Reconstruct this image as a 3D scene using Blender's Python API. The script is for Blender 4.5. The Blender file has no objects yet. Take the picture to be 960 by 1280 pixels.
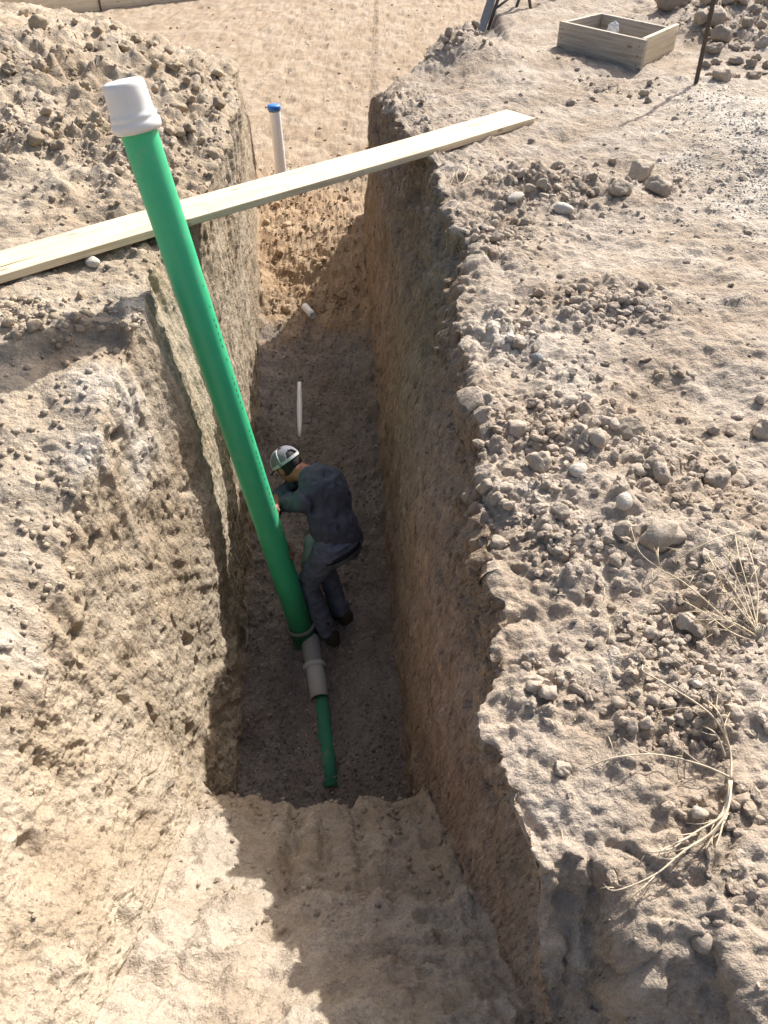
import bpy, math, random, threading
import numpy as np
from concurrent.futures import ThreadPoolExecutor
from mathutils import Vector, Matrix

random.seed(7)
RNG = np.random.default_rng(11)
scene = bpy.context.scene
COL = scene.collection

# ------------------------------------------------------------------ camera
PITCH = math.radians(43.0)
CAM_Z = 1.72
FPX = 961.0                      # focal length in pixels of the 960 x 1280 frame
cam_data = bpy.data.cameras.new("camera")
cam = bpy.data.objects.new("camera", cam_data)
COL.objects.link(cam)
cam.location = (0, 0, CAM_Z)
cam.rotation_euler = (math.pi / 2 - PITCH, 0, 0)
cam_data.sensor_fit = 'VERTICAL'
cam_data.sensor_height = 36.0
cam_data.lens = 36.0 * FPX / 1280.0
cam_data.clip_start = 0.05
cam_data.clip_end = 2000
scene.camera = cam

# ------------------------------------------------------------------ sky and sun
SUN_ELEV = math.radians(41.0)
SUN_AZ = math.atan2(0.57, 0.82)          # from +Y towards +X
world = bpy.data.worlds.new("World")
scene.world = world
world.use_nodes = True
wn = world.node_tree.nodes
wl = world.node_tree.links
wn.clear()
w_out = wn.new("ShaderNodeOutputWorld")
w_bg = wn.new("ShaderNodeBackground")
w_sky = wn.new("ShaderNodeTexSky")
w_sky.sky_type = 'NISHITA'
w_sky.sun_disc = False
w_sky.sun_elevation = SUN_ELEV
w_sky.sun_rotation = SUN_AZ
w_sky.air_density = 1.0
w_sky.dust_density = 6.0
w_sky.ozone_density = 1.0
w_bg.inputs[1].default_value = 0.108
wl.new(w_sky.outputs[0], w_bg.inputs[0])
wl.new(w_bg.outputs[0], w_out.inputs[0])

sun_data = bpy.data.lights.new("sun", 'SUN')
sun_data.energy = 4.3
sun_data.angle = math.radians(0.53)
sun_data.color = (1.0, 0.965, 0.915)
sun = bpy.data.objects.new("sun", sun_data)
COL.objects.link(sun)
to_sun = Vector((math.sin(SUN_AZ) * math.cos(SUN_ELEV), math.cos(SUN_AZ) * math.cos(SUN_ELEV), math.sin(SUN_ELEV)))
sun.rotation_euler = to_sun.to_track_quat('Z', 'Y').to_euler()
sun.location = to_sun * 20

scene.render.engine = 'CYCLES'
scene.view_settings.view_transform = 'Standard'
scene.view_settings.look = 'None'
scene.view_settings.exposure = 0.74
scene.view_settings.gamma = 1.0
scene.view_settings.use_curve_mapping = False
scene.cycles.max_bounces = 6
scene.cycles.diffuse_bounces = 3

CP, SP = math.cos(PITCH), math.sin(PITCH)


def at_z(px, py, z=0.0):
    """point of the level z seen at a photograph pixel"""
    a = (px - 480.0) / FPX
    u = (640.0 - py) / FPX
    s = (z - CAM_Z) / (-SP + u * CP)
    return Vector((a * s, s * (CP + u * SP), z))


def project(P):
    d = P[..., 1] * CP + (CAM_Z - P[..., 2]) * SP
    up = P[..., 1] * SP + (P[..., 2] - CAM_Z) * CP
    dd = np.where(np.abs(d) < 1e-4, 1e-4, d)
    return 480 + FPX * P[..., 0] / dd, 640 - FPX * up / dd, d


# ------------------------------------------------------------------ numpy noise
_G = RNG.normal(size=(256, 3)).astype(np.float32)
_G /= np.linalg.norm(_G, axis=1)[:, None]
_PERM = RNG.permutation(256).astype(np.int32)
_PERM = np.concatenate([_PERM, _PERM, _PERM])
_R = RNG.random((256, 4)).astype(np.float32)
_R0, _R1, _R2 = (np.ascontiguousarray(_R[:, k]) for k in range(3))


_G0, _G1, _G2 = (np.ascontiguousarray(_G[:, k]) for k in range(3))
_POOL = ThreadPoolExecutor(4)
_INSIDE = threading.local()


def chunked(fn, n, size=24576):
    if n <= size or getattr(_INSIDE, "on", False):
        fn(0, n)
        return

    def job(a):
        _INSIDE.on = True
        fn(a, min(n, a + size))
    list(_POOL.map(job, range(0, n, size)))


def perlin(p):
    p = p.astype(np.float32)
    out = np.zeros(len(p), np.float32)

    def part(a, b):
        q = p[a:b]
        x, y, z = (np.ascontiguousarray(q[:, k]) for k in range(3))
        ix, iy, iz = (np.floor(t).astype(np.int32) for t in (x, y, z))
        x -= ix
        y -= iy
        z -= iz
        ux, uy, uz = (t * t * t * (t * (t * 6 - 15) + 10) for t in (x, y, z))
        r = np.zeros(b - a, np.float32)
        for dx in (0, 1):
            wx = ux if dx else 1 - ux
            hx = _PERM[(ix + dx) & 255]
            for dy in (0, 1):
                wy = wx * (uy if dy else 1 - uy)
                hy = _PERM[hx + ((iy + dy) & 255)]
                for dz in (0, 1):
                    h = _PERM[hy + ((iz + dz) & 255)]
                    r += wy * (uz if dz else 1 - uz) * (_G0[h] * (x - dx) + _G1[h] * (y - dy) + _G2[h] * (z - dz))
        out[a:b] = r

    chunked(part, len(p))
    return out * np.float32(1.6)


def fbm(p, freq, octaves=4, gain=0.5, off=0.0):
    r = np.zeros(len(p), np.float32)
    a = 1.0
    fr = np.asarray(freq, np.float32)
    for k in range(octaves):
        r += a * perlin(p * fr + off + 17.3 * k)
        a *= gain
        fr = fr * 2.03
    return r


def worley(p, freq, off=0.0):
    q = (p * freq + off).astype(np.float32)
    n = len(q)
    O1, O2, O3 = (np.zeros(n, np.float32) for _ in range(3))

    def part(a, b):
        x, y, z = (np.ascontiguousarray(q[a:b, k]) for k in range(3))
        ix, iy, iz = (np.floor(t).astype(np.int32) for t in (x, y, z))
        x -= ix
        y -= iy
        z -= iz
        f1 = np.full(b - a, 9.0, np.float32)
        f2 = np.full(b - a, 9.0, np.float32)
        cid = np.zeros(b - a, np.int32)
        for dx in (-1, 0, 1):
            hx = _PERM[(ix + dx) & 255]
            for dy in (-1, 0, 1):
                hy = _PERM[hx + ((iy + dy) & 255)]
                for dz in (-1, 0, 1):
                    h = _PERM[hy + ((iz + dz) & 255)]
                    d = (dx + _R0[h] - x) ** 2 + (dy + _R1[h] - y) ** 2 + (dz + _R2[h] - z) ** 2
                    m = d < f1
                    f2 = np.where(m, f1, np.minimum(f2, d))
                    cid = np.where(m, h, cid)
                    f1 = np.where(m, d, f1)
        O1[a:b] = np.sqrt(f1)
        O2[a:b] = np.sqrt(f2)
        O3[a:b] = _R[cid, 3]

    chunked(part, n)
    return O1, O2, O3


def sstep(a, b, x):
    t = np.clip((x - a) / (b - a), 0, 1)
    return t * t * (3 - 2 * t)


# ------------------------------------------------------------------ materials
def new_mat(name):
    m = bpy.data.materials.new(name)
    m.use_nodes = True
    nt = m.node_tree
    b = nt.nodes["Principled BSDF"]
    return m, nt, b


def ramp(nt, fac, stops):
    r = nt.nodes.new("ShaderNodeValToRGB")
    el = r.color_ramp.elements
    while len(el) < len(stops):
        el.new(0.5)
    for e, (pos, c) in zip(el, stops):
        e.position = pos
        e.color = (c[0], c[1], c[2], 1) if not isinstance(c, (int, float)) else (c, c, c, 1)
    nt.links.new(fac, r.inputs[0])
    return r.outputs[0]


def tex_noise(nt, vec, scale, detail=6, rough=0.6, dist=0.0):
    n = nt.nodes.new("ShaderNodeTexNoise")
    n.inputs["Scale"].default_value = scale
    n.inputs["Detail"].default_value = detail
    n.inputs["Roughness"].default_value = rough
    n.inputs["Distortion"].default_value = dist
    if vec is not None:
        nt.links.new(vec, n.inputs["Vector"])
    return n.outputs["Fac"]


def mixc(nt, fac, a, b, mode='MIX'):
    n = nt.nodes.new("ShaderNodeMix")
    n.data_type = 'RGBA'
    n.blend_type = mode
    for sock, v in ((n.inputs[0], fac), (n.inputs[6], a), (n.inputs[7], b)):
        if hasattr(v, "links"):
            nt.links.new(v, sock)
        elif isinstance(v, (int, float)):
            sock.default_value = v
        else:
            sock.default_value = (v[0], v[1], v[2], 1)
    return n.outputs[2]


def bump(nt, height, strength, dist, prev=None):
    n = nt.nodes.new("ShaderNodeBump")
    n.inputs["Strength"].default_value = strength
    n.inputs["Distance"].default_value = dist
    nt.links.new(height, n.inputs["Height"])
    if prev is not None:
        nt.links.new(prev, n.inputs["Normal"])
    return n.outputs["Normal"]


def dirt_material(name="dirt", streak=0.0):
    m, nt, b = new_mat(name)
    at = nt.nodes.new("ShaderNodeAttribute")
    at.attribute_name = "soil"
    tc = nt.nodes.new("ShaderNodeTexCoord")
    v = tc.outputs["Object"]
    n1 = tex_noise(nt, v, 9, 4, 0.65)
    n2 = tex_noise(nt, v, 80, 4, 0.7)
    n3 = tex_noise(nt, v, 330, 1, 0.6)
    c = mixc(nt, 1.0, at.outputs["Color"], ramp(nt, n1, [(0.3, (0.80, 0.79, 0.78)), (0.7, (1.13, 1.12, 1.10))]), 'MULTIPLY')
    c = mixc(nt, 1.0, c, ramp(nt, n2, [(0.28, (0.74, 0.73, 0.72)), (0.5, (1.0, 1.0, 1.0)), (0.75, (1.16, 1.15, 1.13))]), 'MULTIPLY')
    c = mixc(nt, 1.0, c, ramp(nt, n3, [(0.3, 0.82), (0.7, 1.14)]), 'MULTIPLY')
    nt.links.new(c, b.inputs["Base Color"])
    b.inputs["Roughness"].default_value = 0.95
    b.inputs["Specular IOR Level"].default_value = 0.15
    n4 = tex_noise(nt, v, 34, 2, 0.6)
    nb = bump(nt, n4, 0.55, 0.022)
    nb = bump(nt, n2, 0.8, 0.014, nb)
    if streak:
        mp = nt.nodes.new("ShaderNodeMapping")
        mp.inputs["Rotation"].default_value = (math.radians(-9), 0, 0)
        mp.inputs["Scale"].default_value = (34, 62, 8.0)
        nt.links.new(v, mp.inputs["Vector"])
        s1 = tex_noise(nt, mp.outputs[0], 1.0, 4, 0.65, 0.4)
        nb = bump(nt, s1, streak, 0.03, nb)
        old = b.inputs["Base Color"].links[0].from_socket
        c = mixc(nt, min(1.0, streak * 1.1), old, ramp(nt, s1, [(0.34, (0.50, 0.47, 0.45)), (0.47, (0.95, 0.94, 0.93)), (0.58, (1.05, 1.04, 1.02)), (0.70, (1.42, 1.38, 1.32))]), 'MULTIPLY')  # light and shade of the streaked relief painted into the colour
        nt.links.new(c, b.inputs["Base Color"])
    nt.links.new(nb, b.inputs["Normal"])
    return m


def stone_material(name, lo, hi, rough=0.9):
    m, nt, b = new_mat(name)
    tc = nt.nodes.new("ShaderNodeTexCoord")
    oi = nt.nodes.new("ShaderNodeObjectInfo")
    geo = nt.nodes.new("ShaderNodeNewGeometry")
    v = geo.outputs["Position"]
    n1 = tex_noise(nt, v, 25, 6, 0.65)
    n2 = tex_noise(nt, v, 160, 4, 0.7)
    c = ramp(nt, n1, [(0.3, lo), (0.7, hi)])
    tone = nt.nodes.new("ShaderNodeMapRange")
    tone.inputs["To Min"].default_value = 0.74
    tone.inputs["To Max"].default_value = 1.12
    nt.links.new(oi.outputs["Random"], tone.inputs[0])
    cc = nt.nodes.new("ShaderNodeCombineColor")
    for k in range(3):
        nt.links.new(tone.outputs[0], cc.inputs[k])
    c = mixc(nt, 1.0, c, cc.outputs[0], 'MULTIPLY')
    c = mixc(nt, 1.0, c, ramp(nt, n2, [(0.3, 0.84), (0.7, 1.12)]), 'MULTIPLY')
    nt.links.new(c, b.inputs["Base Color"])
    b.inputs["Roughness"].default_value = rough
    b.inputs["Specular IOR Level"].default_value = 0.2
    nb = bump(nt, n1, 0.5, 0.02)
    nb = bump(nt, n2, 0.6, 0.006, nb)
    nt.links.new(nb, b.inputs["Normal"])
    return m


def plain(name, col, rough=0.6, spec=0.4, var=0.1, scale=20, bumpd=0.0, metal=0.0):
    m, nt, b = new_mat(name)
    tc = nt.nodes.new("ShaderNodeTexCoord")
    n = tex_noise(nt, tc.outputs["Object"], scale, 6, 0.65)
    c = ramp(nt, n, [(0.3, [x * (1 - var) for x in col]), (0.7, [min(1, x * (1 + var)) for x in col])])
    nt.links.new(c, b.inputs["Base Color"])
    b.inputs["Roughness"].default_value = rough
    b.inputs["Specular IOR Level"].default_value = spec
    b.inputs["Metallic"].default_value = metal
    if bumpd:
        nt.links.new(bump(nt, n, 0.6, bumpd), b.inputs["Normal"])
    return m


def wood_material(name, lo, hi, axis=0, dirt=0.3, knots=True):
    """long grain along the local axis, knots and soil smears"""
    m, nt, b = new_mat(name)
    tc = nt.nodes.new("ShaderNodeTexCoord")
    mp = nt.nodes.new("ShaderNodeMapping")
    sc = [38, 38, 38]
    sc[axis] = 1.6
    mp.inputs["Scale"].default_value = sc
    nt.links.new(tc.outputs["Object"], mp.inputs["Vector"])
    g = tex_noise(nt, mp.outputs[0], 1.0, 8, 0.62, 0.6)
    c = ramp(nt, g, [(0.32, lo), (0.62, hi)])
    s = tex_noise(nt, tc.outputs["Object"], 5.0, 6, 0.7)
    c = mixc(nt, ramp(nt, s, [(0.56, 0.0), (0.72, dirt)]), c, (0.36, 0.27, 0.18))
    if knots:
        vo = nt.nodes.new("ShaderNodeTexVoronoi")
        vm = nt.nodes.new("ShaderNodeMapping")
        ks = [9, 9, 9]
        ks[axis] = 3.2
        vm.inputs["Scale"].default_value = ks
        nt.links.new(tc.outputs["Object"], vm.inputs["Vector"])
        nt.links.new(vm.outputs[0], vo.inputs["Vector"])
        vo.inputs["Scale"].default_value = 1.0
        c = mixc(nt, ramp(nt, vo.outputs["Distance"], [(0.07, 0.75), (0.13, 0.0)]), c, [x * 0.5 for x in lo])
    nt.links.new(c, b.inputs["Base Color"])
    b.inputs["Roughness"].default_value = 0.75
    b.inputs["Specular IOR Level"].default_value = 0.25
    nt.links.new(bump(nt, g, 0.4, 0.003), b.inputs["Normal"])
    return m


def pipe_material(name, col, rough=0.38, dust=0.35, dust_col=(0.42, 0.35, 0.27)):
    m, nt, b = new_mat(name)
    tc = nt.nodes.new("ShaderNodeTexCoord")
    geo = nt.nodes.new("ShaderNodeNewGeometry")
    v = geo.outputs["Position"]
    n = tex_noise(nt, v, 7, 8, 0.7)
    n2 = tex_noise(nt, v, 90, 5, 0.7)
    c = ramp(nt, n, [(0.3, [x * 0.93 for x in col]), (0.7, [min(1, x * 1.06) for x in col])])
    c = mixc(nt, ramp(nt, n, [(0.56, 0.0), (0.75, dust)]), c, dust_col)
    c = mixc(nt, ramp(nt, n2, [(0.68, 0.0), (0.75, 0.5)]), c, dust_col)
    nt.links.new(c, b.inputs["Base Color"])
    nt.links.new(ramp(nt, n, [(0.4, rough), (0.7, min(1, rough + 0.25))]), b.inputs["Roughness"])
    b.inputs["Specular IOR Level"].default_value = 0.5
    nt.links.new(bump(nt, n2, 0.08, 0.002), b.inputs["Normal"])
    return m


M_DIRT = dirt_material()
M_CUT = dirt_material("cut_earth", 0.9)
M_CUTL = dirt_material("cut_earth_mild_streak", 0.16)  # same cut earth with weaker streaks
M_CLOD = stone_material("clod_soil", (0.38, 0.315, 0.25), (0.50, 0.425, 0.34), 0.97)
M_CLOD_L = stone_material("clod_soil_brown", (0.37, 0.295, 0.21), (0.48, 0.39, 0.285), 0.97)
M_STONE = stone_material("field_stone", (0.50, 0.455, 0.39), (0.62, 0.575, 0.51), 0.85)
M_STONE_D = stone_material("grey_stone", (0.22, 0.22, 0.22), (0.33, 0.33, 0.33), 0.8)
M_ORANGE = stone_material("orange_soil", (0.39, 0.285, 0.185), (0.50, 0.375, 0.25), 0.97)


# ------------------------------------------------------------------ object helpers
def tag(o, label=None, cat=None, group=None, kind=None):
    if label:
        o["label"] = label
    if cat:
        o["category"] = cat
    if group:
        o["group"] = group
    if kind:
        o["kind"] = kind
    return o


def mesh_from(name, verts, faces, mats, smooth=True, face_mats=None):
    me = bpy.data.meshes.new(name)
    me.from_pydata([tuple(v) for v in verts], [], [tuple(f) for f in faces])
    for m in (mats if isinstance(mats, (list, tuple)) else [mats]):
        me.materials.append(m)
    if smooth:
        me.shade_smooth()
    else:
        me.shade_flat()
    if face_mats is not None:
        me.polygons.foreach_set("material_index", np.asarray(face_mats, np.int32))
    me.update()
    return me


def obj(name, me, parent=None, loc=None, rot=None):
    o = bpy.data.objects.new(name, me)
    COL.objects.link(o)
    if parent is not None:
        o.parent = parent
    if loc is not None:
        o.location = loc
    if rot is not None:
        o.rotation_euler = rot
    return o


def empty(name, loc=(0, 0, 0), rot=(0, 0, 0)):
    o = bpy.data.objects.new(name, None)
    COL.objects.link(o)
    o.location = loc
    o.rotation_euler = rot
    o.empty_display_size = 0.1
    return o


def np_mesh(name, V, F, mat, smooth=True, col=None):
    """V (n,3) float, F (m,k) int -> mesh through foreach_set"""
    V = np.ascontiguousarray(V, np.float32)
    F = np.ascontiguousarray(F, np.int32)
    k = F.shape[1]
    me = bpy.data.meshes.new(name)
    me.vertices.add(len(V))
    me.vertices.foreach_set("co", V.ravel())
    me.loops.add(F.size)
    me.loops.foreach_set("vertex_index", F.ravel())
    me.polygons.add(len(F))
    me.polygons.foreach_set("loop_start", np.arange(0, F.size, k, dtype=np.int32))
    me.update(calc_edges=True)
    me.materials.append(mat)
    if smooth:
        me.shade_smooth()
    else:
        me.shade_flat()
    if col is not None:
        a = me.color_attributes.new("soil", 'FLOAT_COLOR', 'POINT')
        c4 = np.ones((len(V), 4), np.float32)
        c4[:, :3] = col
        a.data.foreach_set("color", c4.ravel())
    me.validate()
    return me


def lathe(profile, seg=40):
    """profile: list of (r, z); returns verts, faces about +Z; ends closed where r == 0"""
    V, F = [], []
    for r, z in profile:
        for k in range(seg):
            a = 2 * math.pi * k / seg
            V.append((r * math.cos(a), r * math.sin(a), z))
    for i in range(len(profile) - 1):
        for k in range(seg):
            k2 = (k + 1) % seg
            F.append((i * seg + k, i * seg + k2, (i + 1) * seg + k2, (i + 1) * seg + k))
    return V, F


def axis_matrix(a, b):
    a, b = Vector(a), Vector(b)
    q = (b - a).to_track_quat('Z', 'Y')
    return Matrix.Translation(a) @ q.to_matrix().to_4x4()


def tube(points, radii, seg=10, cap=True):
    pts = [Vector(p) for p in points]
    V, F = [], []
    prev = None
    for i, p in enumerate(pts):
        t = (pts[min(i + 1, len(pts) - 1)] - pts[max(i - 1, 0)]).normalized()
        if prev is None:
            ref = Vector((0, 0, 1)) if abs(t.z) < 0.9 else Vector((1, 0, 0))
            n = t.cross(ref).normalized()
        else:
            n = (prev - t * prev.dot(t)).normalized()
        prev = n
        bnm = t.cross(n)
        r = radii[i] if hasattr(radii, "__len__") else radii
        for k in range(seg):
            a = 2 * math.pi * k / seg
            V.append(p + n * (r * math.cos(a)) + bnm * (r * math.sin(a)))
    for i in range(len(pts) - 1):
        for k in range(seg):
            k2 = (k + 1) % seg
            F.append((i * seg + k, i * seg + k2, (i + 1) * seg + k2, (i + 1) * seg + k))
    if cap:
        F.append(tuple(reversed(range(seg))))
        F.append(tuple((len(pts) - 1) * seg + k for k in range(seg)))
    return V, F


def bev_box(lx, ly, lz, bev=0.004, jitter=0.0, nx=1):
    """box centred on the origin with bevelled edges, subdivided along x, slightly uneven"""
    import bmesh
    bm = bmesh.new()
    bmesh.ops.create_cube(bm, size=1.0)
    for v in bm.verts:
        v.co = Vector((v.co.x * lx, v.co.y * ly, v.co.z * lz))
    if nx > 1:
        es = [e for e in bm.edges if abs(e.verts[0].co.x - e.verts[1].co.x) > lx * 0.5]
        bmesh.ops.subdivide_edges(bm, edges=es, cuts=nx - 1, use_grid_fill=True)
    if bev:
        es = [e for e in bm.edges if len(e.link_faces) == 2 and e.link_faces[0].normal.dot(e.link_faces[1].normal) < 0.5]
        bmesh.ops.bevel(bm, geom=es, offset=bev, segments=2, affect='EDGES', profile=0.6)
    if jitter:
        ph = random.random() * 9
        for v in bm.verts:
            v.co.z += jitter * math.sin(v.co.x * 1.9 + ph)
            v.co.y += jitter * 0.6 * math.sin(v.co.x * 1.3 + ph * 2)
    bm.normal_update()
    V = [v.co.copy() for v in bm.verts]
    F = [[v.index for v in f.verts] for f in bm.faces]
    bm.free()
    return V, F


# ------------------------------------------------------------------ the ground: trench, banks, ramp and pad
PAD_Z = -1.25
DENS = 0.88


def nrow(ys):
    return np.asarray(ys, np.float64)


# rows (distance) ----------------------------------------------------------
rows = [-80, -40, -20, -10, -5, -3, -2, -1.4, -1.0, -0.7, -0.45, -0.25, -0.1, 0.0, 0.08, 0.15, 0.2]
y = 0.24
while y < 9.5:
    rows.append(y)
    y += (0.0042 + 0.00052 * y * y * (0.75 if y < 7 else 1.0)) / DENS
while y < 19:
    rows.append(y)
    y += 0.055 + 0.006 * (y - 9.5)
rows += [19.3, 20, 21.5, 24, 28, 35, 50, 80, 130, 250]
Yr = nrow(rows)
NR = len(Yr)

p1 = np.zeros((NR, 3), np.float32)
p1[:, 0] = Yr


def n1d(freq, off, amp):
    q = np.zeros((NR, 3), np.float32)
    q[:, 0] = Yr * freq
    q[:, 1] = off
    q[:, 2] = 0.37
    return amp * perlin(q)


near = (np.abs(Yr - 4) < 9).astype(float)
floorL = np.interp(Yr, [-5, 0.0, .566, 1.725, 2.14, 3.56, 6.03, 7.5, 9, 20], [-.69, -.69, -.745, -.875, -.856, -.947, -1.11, -1.24, -1.35, -1.4]) + near * n1d(2.2, 3.3, 0.02)
floorR = np.interp(Yr, [-5, 0.0, .566, 1.725, 2.14, 3.56, 6.03, 7.2, 9, 20], [.42, .42, .37, .235, .145, .055, -.108, -.17, -.2, -.2]) + near * n1d(2.0, 8.3, 0.02)
floorZ = np.interp(Yr, [-80, -.3, -.15, .566, 1.70, 1.78, 1.90, 1.96, 2.14, 3.56, 6.03, 6.5, 7.4, 8.4, 8.8, 250],
                   [0, 0, -.02, -.67, -1.765, -1.86, -2.2, -2.54, -2.58, -2.45, -1.94, -1.80, -1.52, -1.27, PAD_Z, PAD_Z])
topL = np.interp(Yr, [-80, 0, .6, 1.5, 2.2, 2.6, 2.9, 3.2, 3.6, 4.16, 5.31, 6.5, 7.7, 9, 20],
                 [-1.2, -1.10, -1.13, -1.25, -1.20, -1.16, -1.14, -1.12, -1.12, -1.05, -1.04, -1.14, -1.29, -1.4, -1.45])
topL = topL + near * (n1d(1.7, 1.1, 0.05) + n1d(5.0, 2.1, 0.035) + n1d(13, 5.1, 0.02))
topR = np.interp(Yr, [-80, 0, .5, .856, 1.5, 2.18, 2.9, 3.67, 4.5, 5.31, 6.2, 6.95, 8, 20],
                 [.48, .44, .37, .30, .345, .36, .34, .42, .38, .25, .08, -.06, -.1, -.1])
topR = topR + near * sstep(.7, 1.15, Yr) * (n1d(1.6, 6.1, 0.07) + n1d(4.5, 7.1, 0.055) + n1d(11, 9.1, 0.028) + n1d(30, 4.1, 0.012))

# bank heights -------------------------------------------------------------
edgeL = [(-1.15, 7.65), (-3.1, 9.6), (-4.6, 10.8), (-8, 13.0), (-80, 60)]
edgeR = [(-.25, 6.98), (.35, 8.1), (1.03, 9.7), (1.6, 12.5), (3, 16), (80, 90)]


def edge_y(edge, X):
    xs = [e[0] for e in edge]
    ys = [e[1] for e in edge]
    if xs[0] > xs[-1]:
        xs, ys = xs[::-1], ys[::-1]
    return np.interp(X, xs, ys)


def gauss(X, Y, cx, cy, rx, ry, a=0.0):
    c, s = math.cos(a), math.sin(a)
    dx, dy = X - cx, Y - cy
    u = (c * dx + s * dy) / rx
    v = (-s * dx + c * dy) / ry
    return np.exp(-(u * u + v * v))


def gpx(X, Y, px, py, rpx, rpy, z=0.0):
    """gaussian about the ground point seen at a pixel; radii given along X and along Y in metres"""
    c = at_z(px, py, z)
    return gauss(X, Y, c.x, c.y, rpx, rpy)


def bank_left(X, Y):
    z = 0.10 * gauss(X, Y, -2.6, 5.2, 1.6, 1.2)
    z = z + 0.34 * gauss(X, Y, -3.0, 6.6, 1.2, 1.1) + 0.22 * gauss(X, Y, -3.9, 8.6, 1.2, 1.4) + 0.10 * gauss(X, Y, -1.7, 7.0, .6, .6)
    # scarp facing the camera, then ground falling towards it
    yl = 2.98 + 0.10 * np.sin(X * 4.0) + 0.05 * np.sin(X * 9.0 + 1)
    z = z - 0.065 * (1 - sstep(-0.07, 0.0, Y - yl)) - 0.06 * np.clip(yl - Y, 0, 2.0) * (Y > -4)
    tl = np.interp(Y, Yr, topL)
    z = z - (1 - sstep(1.4, 3.0, Y)) * (.22 + .78 * sstep(.5, 1.4, Y)) * 0.42 * np.exp(-np.clip(tl - X, 0, 9) / .30)
    e = edge_y(edgeL, X)
    d = (Y - e) * 0.72
    w = sstep(-0.02, 0.42, d)
    z = z - 0.10 * sstep(-1.6, 0.0, d)
    return z * (1 - w) + PAD_Z * w


def bank_right(X, Y):
    z = 0.05 * gauss(X, Y, 1.4, 3.2, .7, .8) + 0.07 * gauss(X, Y, .9, 1.75, .35, .4) + 0.05 * gauss(X, Y, .75, 1.1, .3, .25)
    z = z - 0.06 * gauss(X, Y, 1.1, 2.55, .3, .25)
    # falling away to the photographer's feet: a steep scarp beside the trench, a gentle slope farther right
    yl = np.interp(X, [.2, .45, .58, .70, .85, 1.1, 2], [.80, .70, .60, .56, .54, .5, .4]) + .03 * np.sin(X * 31) + .015 * np.sin(X * 67)
    sl = np.interp(X, [.2, .60, .72, .85], [1.9, 1.5, .50, .28])
    z = z - np.minimum(np.clip(yl - Y, 0, 9) * sl, 0.62)
    # spoil mounds by the pad edge and the rock pile behind the stake
    c = at_z(578, 62)
    z = z + 0.22 * gauss(X, Y, c.x, c.y + .15, .28, .42) + 0.10 * gauss(X, Y, c.x + .15, c.y - .4, .4, .4)
    c = at_z(930, 40)
    z = z + 0.22 * gauss(X, Y, c.x, c.y + .3, .8, .9)
    c = at_z(1000, 190)
    z = z + 0.20 * gauss(X, Y, c.x, c.y, .75, .9)
    e = edge_y(edgeR, X)
    d = (Y - e) * 0.8
    w = sstep(-0.02, 0.30, d)
    z = z - 0.14 * sstep(-2.2, 0.0, d) * (X < 1.2)
    return z * (1 - w) + PAD_Z * w


# columns ------------------------------------------------------------------
def spread(n, inner, far):
    """offsets from a trench edge, fine near it and coarse far away"""
    t = np.linspace(0, 1, n)
    o = inner * (0.42 * t + 0.58 * t ** 1.7)
    return np.concatenate([o, far])


offL = spread(int(260 * DENS), 4.2, [4.35, 4.6, 5.0, 5.6, 6.5, 8, 11, 16, 25, 45, 80])
offR = spread(int(370 * DENS), 4.4, [4.55, 4.8, 5.2, 5.8, 6.8, 8.5, 11, 16, 25, 45, 80])
NWL, NFL, NWR = int(250 * DENS), int(180 * DENS), int(165 * DENS)


def wall(tx, tz, mx, mz, bx, bz, t):
    """three-point profile top -> middle -> bottom, rounded"""
    T = t[None, :]
    k = 0.5
    lin1x = tx[:, None] + (mx - tx)[:, None] * np.clip(T / k, 0, 1)
    lin1z = tz[:, None] + (mz - tz)[:, None] * np.clip(T / k, 0, 1)
    x = np.where(T < k, lin1x, mx[:, None] + (bx - mx)[:, None] * (T - k) / (1 - k))
    z = np.where(T < k, lin1z, mz[:, None] + (bz - mz)[:, None] * (T - k) / (1 - k))
    return x, z


XL = topL[:, None] - offL[None, ::-1]
YL = np.repeat(Yr[:, None], XL.shape[1], 1)
ZL = bank_left(XL, YL)
XR = topR[:, None] + offR[None, :]
YR = np.repeat(Yr[:, None], XR.shape[1], 1)
ZR = bank_right(XR, YR)
zTL, zTR = ZL[:, -1], ZR[:, 0]
fz = np.minimum(floorZ, np.minimum(zTL, zTR) - 0.0)
tW = np.linspace(0, 1, NWL + 2)[1:-1]
mixf = sstep(2.4, 3.3, Yr)                       # near the camera the left side is a battered face
mLx = floorL - ((0.07 + .09 * sstep(.7, 1.6, Yr)) * (1 - mixf) + 0.02 * mixf)
mLz = fz + (0.42 * (1 - mixf) + 0.5 * mixf) * (zTL - fz)
tF = np.linspace(0, 1, NFL)
XF = floorL[:, None] + (floorR - floorL)[:, None] * tF[None, :]
ZF = np.repeat(fz[:, None], NFL, 1)
# the pipe line makes a faint ridge, the floor rises a little against both walls
ZF = ZF + 0.05 * (np.abs(tF[None, :] - 0.5) * 2) ** 3 * (Yr[:, None] < 7) * (Yr[:, None] > 0)
cr = at_z(352, 330, -1.6)
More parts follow.
